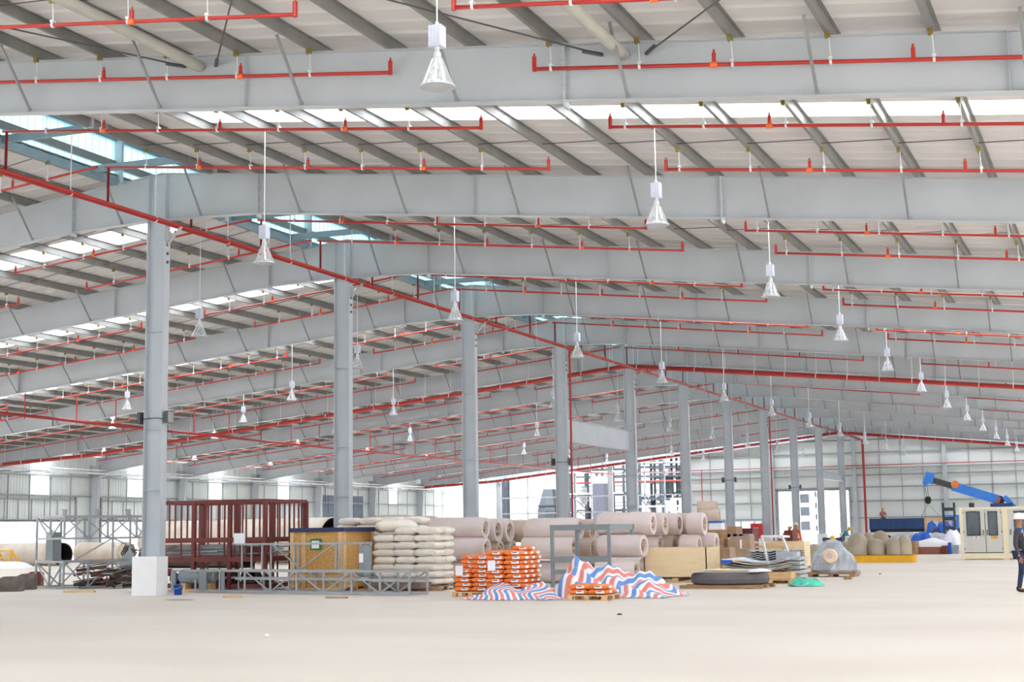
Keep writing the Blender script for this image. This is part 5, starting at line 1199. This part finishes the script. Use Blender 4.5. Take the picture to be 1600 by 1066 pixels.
# ================================================================== people
def skinned(name, joints, edges, m, parent, root=0, sub=1):
    me = bpy.data.meshes.new(name); me.from_pydata([j[:3] for j in joints], edges, []); me.materials.append(m)
    o = bpy.data.objects.new(name, me); COL.objects.link(o); o.parent = parent
    sk = o.modifiers.new('Skin', 'SKIN'); sk.use_smooth_shade = True
    if not me.skin_vertices: me.skin_vertices.new()
    for i, j in enumerate(joints):
        r = j[3] if isinstance(j[3], tuple) else (j[3], j[3]); me.skin_vertices[0].data[i].radius = r; me.skin_vertices[0].data[i].use_root = (i == root)
    s_ = o.modifiers.new('Subdivision', 'SUBSURF'); s_.levels = sub; s_.render_levels = sub
    return o
def person(loc, rz, lab, scale, top, bottom, helm, pose='stand', band=None, boots=M_BLACK, cut=None):
    t_ = thing('person', loc, lab, 'person', rz=rz); t_['_w'] = [0,0,0]; t_.scale = (scale,)*3
    # faces -y ; pelvis at .95
    if pose == 'walk': LF, RF, LK, RK = (-.11, -.34, .09), (.10, .36, .12), (-.11, -.16, .52), (.10, .04, .50)
    elif pose == 'stroll': LF, RF, LK, RK = (-.11, -.20, .09), (.10, .10, .09), (-.11, -.14, .52), (.10, .02, .52)
    elif pose == 'sit': LF, RF, LK, RK = (-.13, -.52, .45), (.13, -.52, .45), (-.13, -.45, .92), (.13, -.45, .92)
    else: LF, RF, LK, RK = (-.12, -.03, .09), (.12, .03, .09), (-.11, -.02, .52), (.11, .0, .52)
    lean = .38 if pose == 'bend' else 0
    def B(x, y, z): 
        if z < .95 or not lean: return (x, y, z)
        h = z-.95; return (x, y-h*math.sin(lean*2), .95+h*math.cos(lean*2))
    if pose == 'walk': LH, RH, LE, RE = (-.27, .16, .86), (.24, -.32, .98), (-.27, .08, 1.13), (.26, -.08, 1.12)
    elif pose in ('bend', 'sit'): LH, RH, LE, RE = (-.2, -.36, 1.12), (.2, -.36, 1.12), (-.27, -.12, 1.18), (.27, -.12, 1.18)
    else: LH, RH, LE, RE = (-.27, -.06, .82), (.27, -.06, .82), (-.28, .02, 1.12), (.28, .02, 1.12)
    LH, RH, LE, RE = [B(*p_) for p_ in (LH, RH, LE, RE)]
    J = [(0,0,.95,(.13,.1)), B(0,0,1.15)+((.12,.09),), B(0,0,1.36)+((.15,.1),), B(0,0,1.46)+((.07,.06),), B(0,-.005,1.53)+(.052,), B(0,-.015,1.60)+((.062,.07),), B(0,-.02,1.67)+((.075,.09),), B(0,-.01,1.74)+((.06,.075),),
         B(-.18,0,1.41)+(.055,), LE+(.042,), LH+(.028,), B(.18,0,1.41)+(.055,), RE+(.042,), RH+(.028,),
         (-.1,0,.9,.085), LK+(.055,), LF+(.038,), (LF[0], LF[1]-.14, LF[2]-.05, .032), (.1,0,.9,.085), RK+(.055,), RF+(.038,), (RF[0], RF[1]-.14, RF[2]-.05, .032)]
    E = [(0,1),(1,2),(2,3),(3,4),(4,5),(5,6),(6,7),(2,8),(8,9),(9,10),(2,11),(11,12),(12,13),(0,14),(14,15),(15,16),(16,17),(0,18),(18,19),(19,20),(20,21)]
    skinned('body', J, E, M_SKIN, t_)
    for s_, H_ in ((-1, LH), (1, RH)):          # hands
        H_ = Vector(H_); d_ = (H_-Vector(LE if s_ < 0 else RE)).normalized(); sd_ = Vector((0,1,0)) if abs(d_.y) < .8 else Vector((1,0,0)); pj = [tuple(H_)+((.03,.018),), tuple(H_+d_*.07)+((.036,.018),)]; pe = [(0,1)]
        for k, ln in enumerate((.055, .068, .062, .048)):
            b0 = H_+d_*.08+sd_*(k-1.5)*.02; c1 = b0+d_*ln*.6; c2 = c1+d_*ln*.4+Vector((-s_*.02, 0, 0)); n0 = len(pj); pj += [tuple(b0)+(.009,), tuple(c1)+(.009,), tuple(c2)+(.008,)]; pe += [(1, n0), (n0, n0+1), (n0+1, n0+2)]
        n0 = len(pj); pj += [tuple(H_+d_*.03-sd_*.045)+(.011,), tuple(H_+d_*.07-sd_*.06)+(.009,)]; pe += [(0, n0), (n0, n0+1)]
        skinned('hand', pj, pe, M_SKIN, t_)
    # shirt / vest
    T_ = [(0,0,.93,(.155,.125)), B(0,0,1.15)+((.145,.112),), B(0,0,1.36)+((.175,.122),), B(0,0,1.45)+((.09,.075),), B(-.185,0,1.41)+(.075,), LE+(.058,), tuple(Vector(LE).lerp(Vector(LH), .85))+(.046,), B(.185,0,1.41)+(.075,), RE+(.058,), tuple(Vector(RE).lerp(Vector(RH), .85))+(.046,)]
    skinned('shirt', T_, [(0,1),(1,2),(2,3),(2,4),(4,5),(5,6),(2,7),(7,8),(8,9)], top[0], t_)
    if top[1] is not None: skinned('vest', [(0,0,.86,(.172,.14)), B(0,0,1.15)+((.165,.132),), B(0,0,1.34)+((.192,.14),), B(0,0,1.42)+((.12,.1),)], [(0,1),(1,2),(2,3)], top[1], t_)
    P_ = [(0,0,.95,(.15,.125)), (-.1,0,.88,.1), LK+(.072,), tuple(Vector(LF)+Vector((0,0,-.01)))+(.06,), (.1,0,.88,.1), RK+(.072,), tuple(Vector(RF)+Vector((0,0,-.01)))+(.06,)]
    skinned('trousers', P_, [(0,1),(1,2),(2,3),(0,4),(4,5),(5,6)], bottom, t_)
    for F_ in (LF, RF): skinned('boot', [(F_[0], F_[1]+.02, F_[2]+.05, (.05,.05)), (F_[0], F_[1]+.03, F_[2]-.045, (.045,.045)), (F_[0], F_[1]-.08, F_[2]-.05, (.045,.04)), (F_[0], F_[1]-.17, F_[2]-.058, (.04,.032))], [(0,1),(1,2),(2,3)], boots, t_)
    hc = Vector(B(0, -.02, 1.70)); q = MB(); q.lathe([(.165, 0), (.17, .012), (.128, .02), (.125, .06), (.105, .11), (.06, .14), (0, .15)], tuple(hc), 22); q.box(hc.x-.02, hc.x+.02, hc.y-.12, hc.y+.12, hc.z+.1, hc.z+.14)
    q.box(hc.x-.09, hc.x+.09, hc.y-.22, hc.y-.1, hc.z-.002, hc.z+.012); q.build('helmet', helm, t_, smooth=False)
    fc = Vector(B(0, -.1, 1.64)); q = MB(); 
    for s_ in (-1, 1): q.lathe([(0, -.012), (.012, 0), (0, .012)], (s_*.032, fc.y-.005, fc.z+.012), 8)
    q.build('eyes', M_BLACK, t_); q = MB(); q.add([(-.014, fc.y, fc.z-.02), (.014, fc.y, fc.z-.02), (0, fc.y-.03, fc.z-.022), (0, fc.y-.002, fc.z+.02)], [(0,1,2),(0,2,3),(1,3,2)]); q.build('nose', M_SKIN, t_)
    q = MB(); q.box(-.025, .025, fc.y-.004, fc.y+.004, fc.z-.05, fc.z-.043); q.build('mouth', mat('lips', (140, 80, 70), .6), t_)
    q = MB()
    for s_ in (-1, 1): q.lathe([(0, -.03), (.014, 0), (0, .03)], (s_*.078, B(0, -.01, 1.64)[1], fc.z), 8)
    q.build('ears', M_SKIN, t_)
    if band:
        for z in (1.02, 1.22):
            c = Vector(B(0, 0, z)); n = 20; vs_ = []
            for dz in (-.025, .025):
                for k in range(n): a_ = 2*math.pi*k/n; vs_.append((c.x+.185*math.cos(a_), c.y+.15*math.sin(a_), c.z+dz))
            MB().add(vs_, [(k, (k+1) % n, (k+1) % n+n, k+n) for k in range(n)]).build('reflective_band', band, t_)
    return t_
pp = gr(1599, 926)
pr = person((pp.x-.02, pp.y, 0), 1.35, 'person in white helmet, dark vest and jeans walking at the right edge', 1.02, (M_VEST, mat('black_vest', (44, 42, 52), .8)), M_JEANS, M_HELM, 'stroll', None)
q = MB()
for s_ in (-1, 1): q.tube([(s_*.10, -.10, 1.45), (s_*.12, -.155, 1.3), (s_*.09, -.16, 1.1)], .012, 6)
q.build('harness_strap', M_WHITEMETAL, pr)
MB().lathe([(.085, 1.40), (.1, 1.44), (.075, 1.50), (.07, 1.44)], (0, 0, 0), 16).build('collar', M_SHIRT, pr)
pw = at(1244, 852, 50); person((pw.x, 50, 0), 2.9, 'person in orange coveralls and pale helmet standing with back turned', 1.04, (M_HIVIS, None), M_HIVIS, mat('pale_yellow_helmet', (240, 226, 190), .4), 'stand', M_REFL)
pw = at(1222, 852, 50.5); person((pw.x, 50.6, 0), 1.2, 'person in orange coveralls bending forward left of another worker', 1.04, (M_HIVIS, None), M_HIVIS, mat('orange_helmet', (236, 120, 60), .4), 'bend', None)
pw = at(1379, 811, TY+.6); person((pw.x, TY+.8, pw.z-.85), .3, 'person in red shirt and yellow helmet sitting on the blue truck body', 1.0, (mat('red_check_shirt', (176, 110, 106), .8), None), M_ROD, M_YEL, 'sit', None)
pw = at(1316, 850, 62); person((pw.x, 62, 0), 1.4, 'person in teal jacket bending near the far doorway', 1.0, (mat('teal_jacket', (60, 150, 150), .8), None), M_VEST, M_YEL, 'bend', None)
# ================================================================== plant outside the open end
def frame_tower(name, x0, x1, y0, y1, h, lv, lab, m=M_STEELDK, r=.12, fill=None):
    t_ = thing(name, ((x0+x1)/2, (y0+y1)/2, 0), lab, 'structure'); nx = max(1, int((x1-x0)/2.6))
    for i in range(nx+1):
        for y in (y0, y1): x = x0+(x1-x0)*i/nx; MB().box(x-r, x+r, y-r, y+r, 0, h).build('column', m, t_)
    z = lv
    while z <= h+.01:
        q = MB()
        for y in (y0, y1): q.box(x0, x1, y-r*.7, y+r*.7, z-.12, z+.08); q.box(x0, x1, y-.02, y+.02, z+.9, z+.95); q.box(x0, x1, y-.02, y+.02, z+.45, z+.5)
        q.box(x0, x1, y0, y1, z-.03, z); q.build('floor_level', m, t_); z += lv
    q = MB(); 
    for i in range(nx):
        if i % 2 == 0: xa = x0+(x1-x0)*i/nx; xb = x0+(x1-x0)*(i+1)/nx; q.bar((xa, y0, 0), (xb, y0, lv), .1); q.bar((xb, y0, lv), (xa, y0, 2*lv), .1)
    q.build('cross_bracing', m, t_); return t_
YO = 128.0
def xo(px, Y=YO): return at(px, 780, Y).x
def zo_(py, px=900, Y=YO): return at(px, py, Y).z
frame_tower('plant_structure', xo(892), xo(975), YO, YO+6, 14, 2.9, 'multi-level steel plant structure seen through the open end wall, left one', M_STEELDK)
frame_tower('plant_structure', xo(996), xo(1068), YO+1, YO+7, 16, 2.6, 'multi-level steel plant structure seen through the open end wall, right one', mat('pale_plant_steel', (58, 70, 80), .5, var=.1))
frame_tower('plant_structure', xo(899, 141), xo(985, 141), 141, 145, 15, 2.1, 'denser steel plant structure behind the left outdoor one', M_STEELDK, .14)
frame_tower('plant_structure', xo(1000, 143), xo(1066, 143), 143, 148, 12, 1.9, 'denser steel plant structure behind the right outdoor one', M_STEELDK, .14)
q = MB(); a, b = xo(779, 124), xo(790, 124)
for x in (a, b): q.box(x-.08, x+.08, 124, 124.1, 0, 9); q.box(x-.08, x+.08, 125, 125.1, 0, 9)
z = .6
while z < 9: q.box(a, b, 124, 124.1, z, z+.22); q.bar((a, 124, z), (b, 124, z+1), .08); z += 1.0
q.box(a, b, 124.9, 125, 0, 9)
tag(q.build('ladder_tower', M_STEELDK, loc=(a, 124, 0)), 'narrow blue-grey lattice tower outside, left part of the open end wall', 'tower')
q = MB(); q.tube([(xo(815), YO, 0), (xo(815), YO, zo_(766, 815))], .22, 10); tag(q.build('vent_stack', mat('pale_blue_stack', (150, 170, 200), .5), loc=(xo(815), YO, 0)), 'slim pale blue vertical stack outside the open end wall', 'stack')
cx_ = (xo(830)+xo(868))/2; w_ = (xo(868)-xo(830))/2; zt2 = zo_(764, 850)
q = MB(); q.lathe([(w_*.9, 0), (w_, .4), (w_, zt2*.62), (w_*.62, zt2*.92), (w_*.5, zt2), (0, zt2)], (cx_, YO+2, 0), 8)
for z in (1.5, 3.2, 4.6): q.lathe([(w_*1.03, z), (w_*1.03, z+.15)], (cx_, YO+2, 0), 8)
tag(q.build('storage_tank', M_STEELDK, loc=(cx_, YO+2, 0)), 'grey faceted tank outside the open end wall', 'tank')
q = MB(); q.box(xo(935), xo(953), YO-2, YO+1, 0, zo_(756, 944)); tag(q.build('plant_building', mat('dull_violet_grey', (74, 76, 90), .6), loc=(xo(944), YO, 0)), 'plain grey block building among the outdoor plant', 'building')
q = MB(); q.box(xo(934), xo(953), YO-2.0, YO-.8, zo_(756, 944)-.02, zo_(745, 944)); tag(q.build('white_duct', M_WHITE, loc=(xo(944), YO-2, 7)), 'white box duct on top of the plain grey block outside', 'duct')
random.seed(9)
for i, (px, r, z0, z1) in enumerate(((897, .7, 4.6, 7), (908, .45, .3, 4.4), (918, .5, .3, 4.2), (962, .5, .3, 3.6), (1003, .35, .4, 5.0), (1012, .35, .4, 5), (1024, .7, .3, 4.8), (1037, .5, 5.2, 8), (1050, .8, .4, 3.8), (1056, .4, 5.5, 9))):
    x = xo(px); q = MB(); q.lathe([(.05, z0), (r*.8, z0+.1), (r, z0+.4), (r, z1-.4), (r*.7, z1-.1), (.08, z1), (.08, z1+.6)], (x, YO+2.5, 0), 16); q.tube([(x+r, YO+2.5, z0+.6), (x+r+.7, YO+2.2, z0+.8), (x+r+.7, YO+2.2, z1+.8)], .1, 6)
    tag(q.build('process_vessel', M_STEELDK if i % 2 else M_WHITEMETAL, loc=(x, YO+2.5, z0)), '%s steel vessel in the outdoor plant, %s from the left' % ('dull' if i % 2 else 'pale', ORD[i]), 'vessel', 'outdoor process vessels')
for i, (z, xa, xb) in enumerate(((7.2, 885, 1068), (8.4, 890, 975), (5.9, 885, 975), (9.3, 1000, 1068), (4.3, 996, 1068))):
    q = MB(); yy = YO-.2 if xa < 990 and xb < 1060 else YO+.8; q.tube([(xo(xa), yy, z), (xo(xb), yy, z)], .1, 8); tag(q.build('pipe_run', M_WHITEMETAL if i else M_REDDK, loc=(xo(xa), YO-.8, z)), 'horizontal pipe across the outdoor plant, %s' % ('red one', 'second highest on the left part', 'low on the left part', 'highest on the right part', 'lowest on the right part')[i], 'pipe')
q = MB(); a, b = xo(1047, 124), xo(1065, 124); q.box(a, a+.15, 124, 126, 0, 5); q.box(b-.15, b, 124, 126, 0, 5); q.box(a, b, 124, 126, 4.9, 5.1); q.lathe([(0, 0), (.9, 0), (.9, 1), (.5, 1.2), (0, 1.2)], ((a+b)/2, 125, 1.2), 18, 'z')
tag(q.build('white_portal', M_WHITE, loc=(a, 124, 0)), 'white portal frame with a dark drum outside, beside the clad wall', 'portal')
# buildings seen through the doorway
t_ = thing('outside_building', (xo(1260, 150), 150, 0), 'white building with grey windows seen through the far doorway', 'building')
a, b = xo(1248, 150), xo(1282, 150); part(MB().box(a, b, 150, 156, 0, 9), 'wall', M_WHITE)
for z in (1.3, 3.1, 4.7, 6.2): part(MB().box(xo(1250, 149.9), xo(1264, 149.9), 149.9, 150, z, z+1.1), 'window', M_STEELDK)
for z in (1.2, 2.6, 4.0, 5.4): part(MB().box(xo(1273, 149.9), xo(1276, 149.9), 149.9, 150, z, z+.7), 'small_window', M_STEELDK)
q = MB()
for k in range(9): q.box(xo(1293, 140)+k*.3, xo(1293, 140)+k*.3+.08, 140, 140.1, 0, 4+(k % 3)); q.bar((xo(1293, 140), 140, .8*k), (xo(1308, 140), 140, .8*k+.4), .07)
tag(q.build('scaffold', mat('pale_scaffold', (130, 140, 148), .5), loc=(xo(1300, 140), 140, 0)), 'pale scaffolding seen through the right part of the far doorway', 'scaffold')
mound('debris_heap', (xo(1232, 122), 122, 0), 1.6, 1.2, 1.9, M_WRAP, 'pale heap of material outside the far doorway', 'heap', 40)
# pale opening trims of the far doorway and window band
q = MB(); q.box(-8.2, -8.0, GW-.15, GW+.1, 0, 5.4); q.box(-.85, -.7, GW-.15, GW+.1, 0, 5.4); q.box(-8.2, -.7, GW-.15, GW+.1, 5.3, 5.45); tag(q.build('trim_7', M_GIRT), kind='structure')
q = MB(); 
for x in (-14.9, -13.4, -12.0, -10.6, -9.8): q.box(x-.12, x+.12, GW-.1, GW+.1, .9, 2.35)
tag(q.build('trim_8', M_WALL), kind='structure')
p = gr(281, 938); q = MB(); q.lathe([(0, .004), (.42, .004), (.44, .001)], (0, 0, 0), 24); o = q.build('floor_mark', mat('brown_mark', (140, 126, 112), .9), loc=(0,0,0)); o.location = (p.x, p.y, .004); o.scale = (1, .5, 1); tag(o, 'flat round brown mark on the floor before the nearest pedestal', 'cover')  # thin flattened disc that puts a brown mark on the floor
# specks on the floor
for i, (x, y) in enumerate(((417, 995), (968, 962), (1375, 898))):
    p = gr(x, y); o = mound('paper_scrap', (p.x, p.y, 0), .05, .04, .03, M_PAPER if i == 0 else M_STEELDK, ('tiny white scrap on the open floor at the left', 'tiny grey scrap on the floor before the striped tarp', 'tiny grey scrap on the floor at the right')[i], 'scrap', 50+i, 10)
for o in bpy.data.objects:
    if '_w' in o: del o['_w']
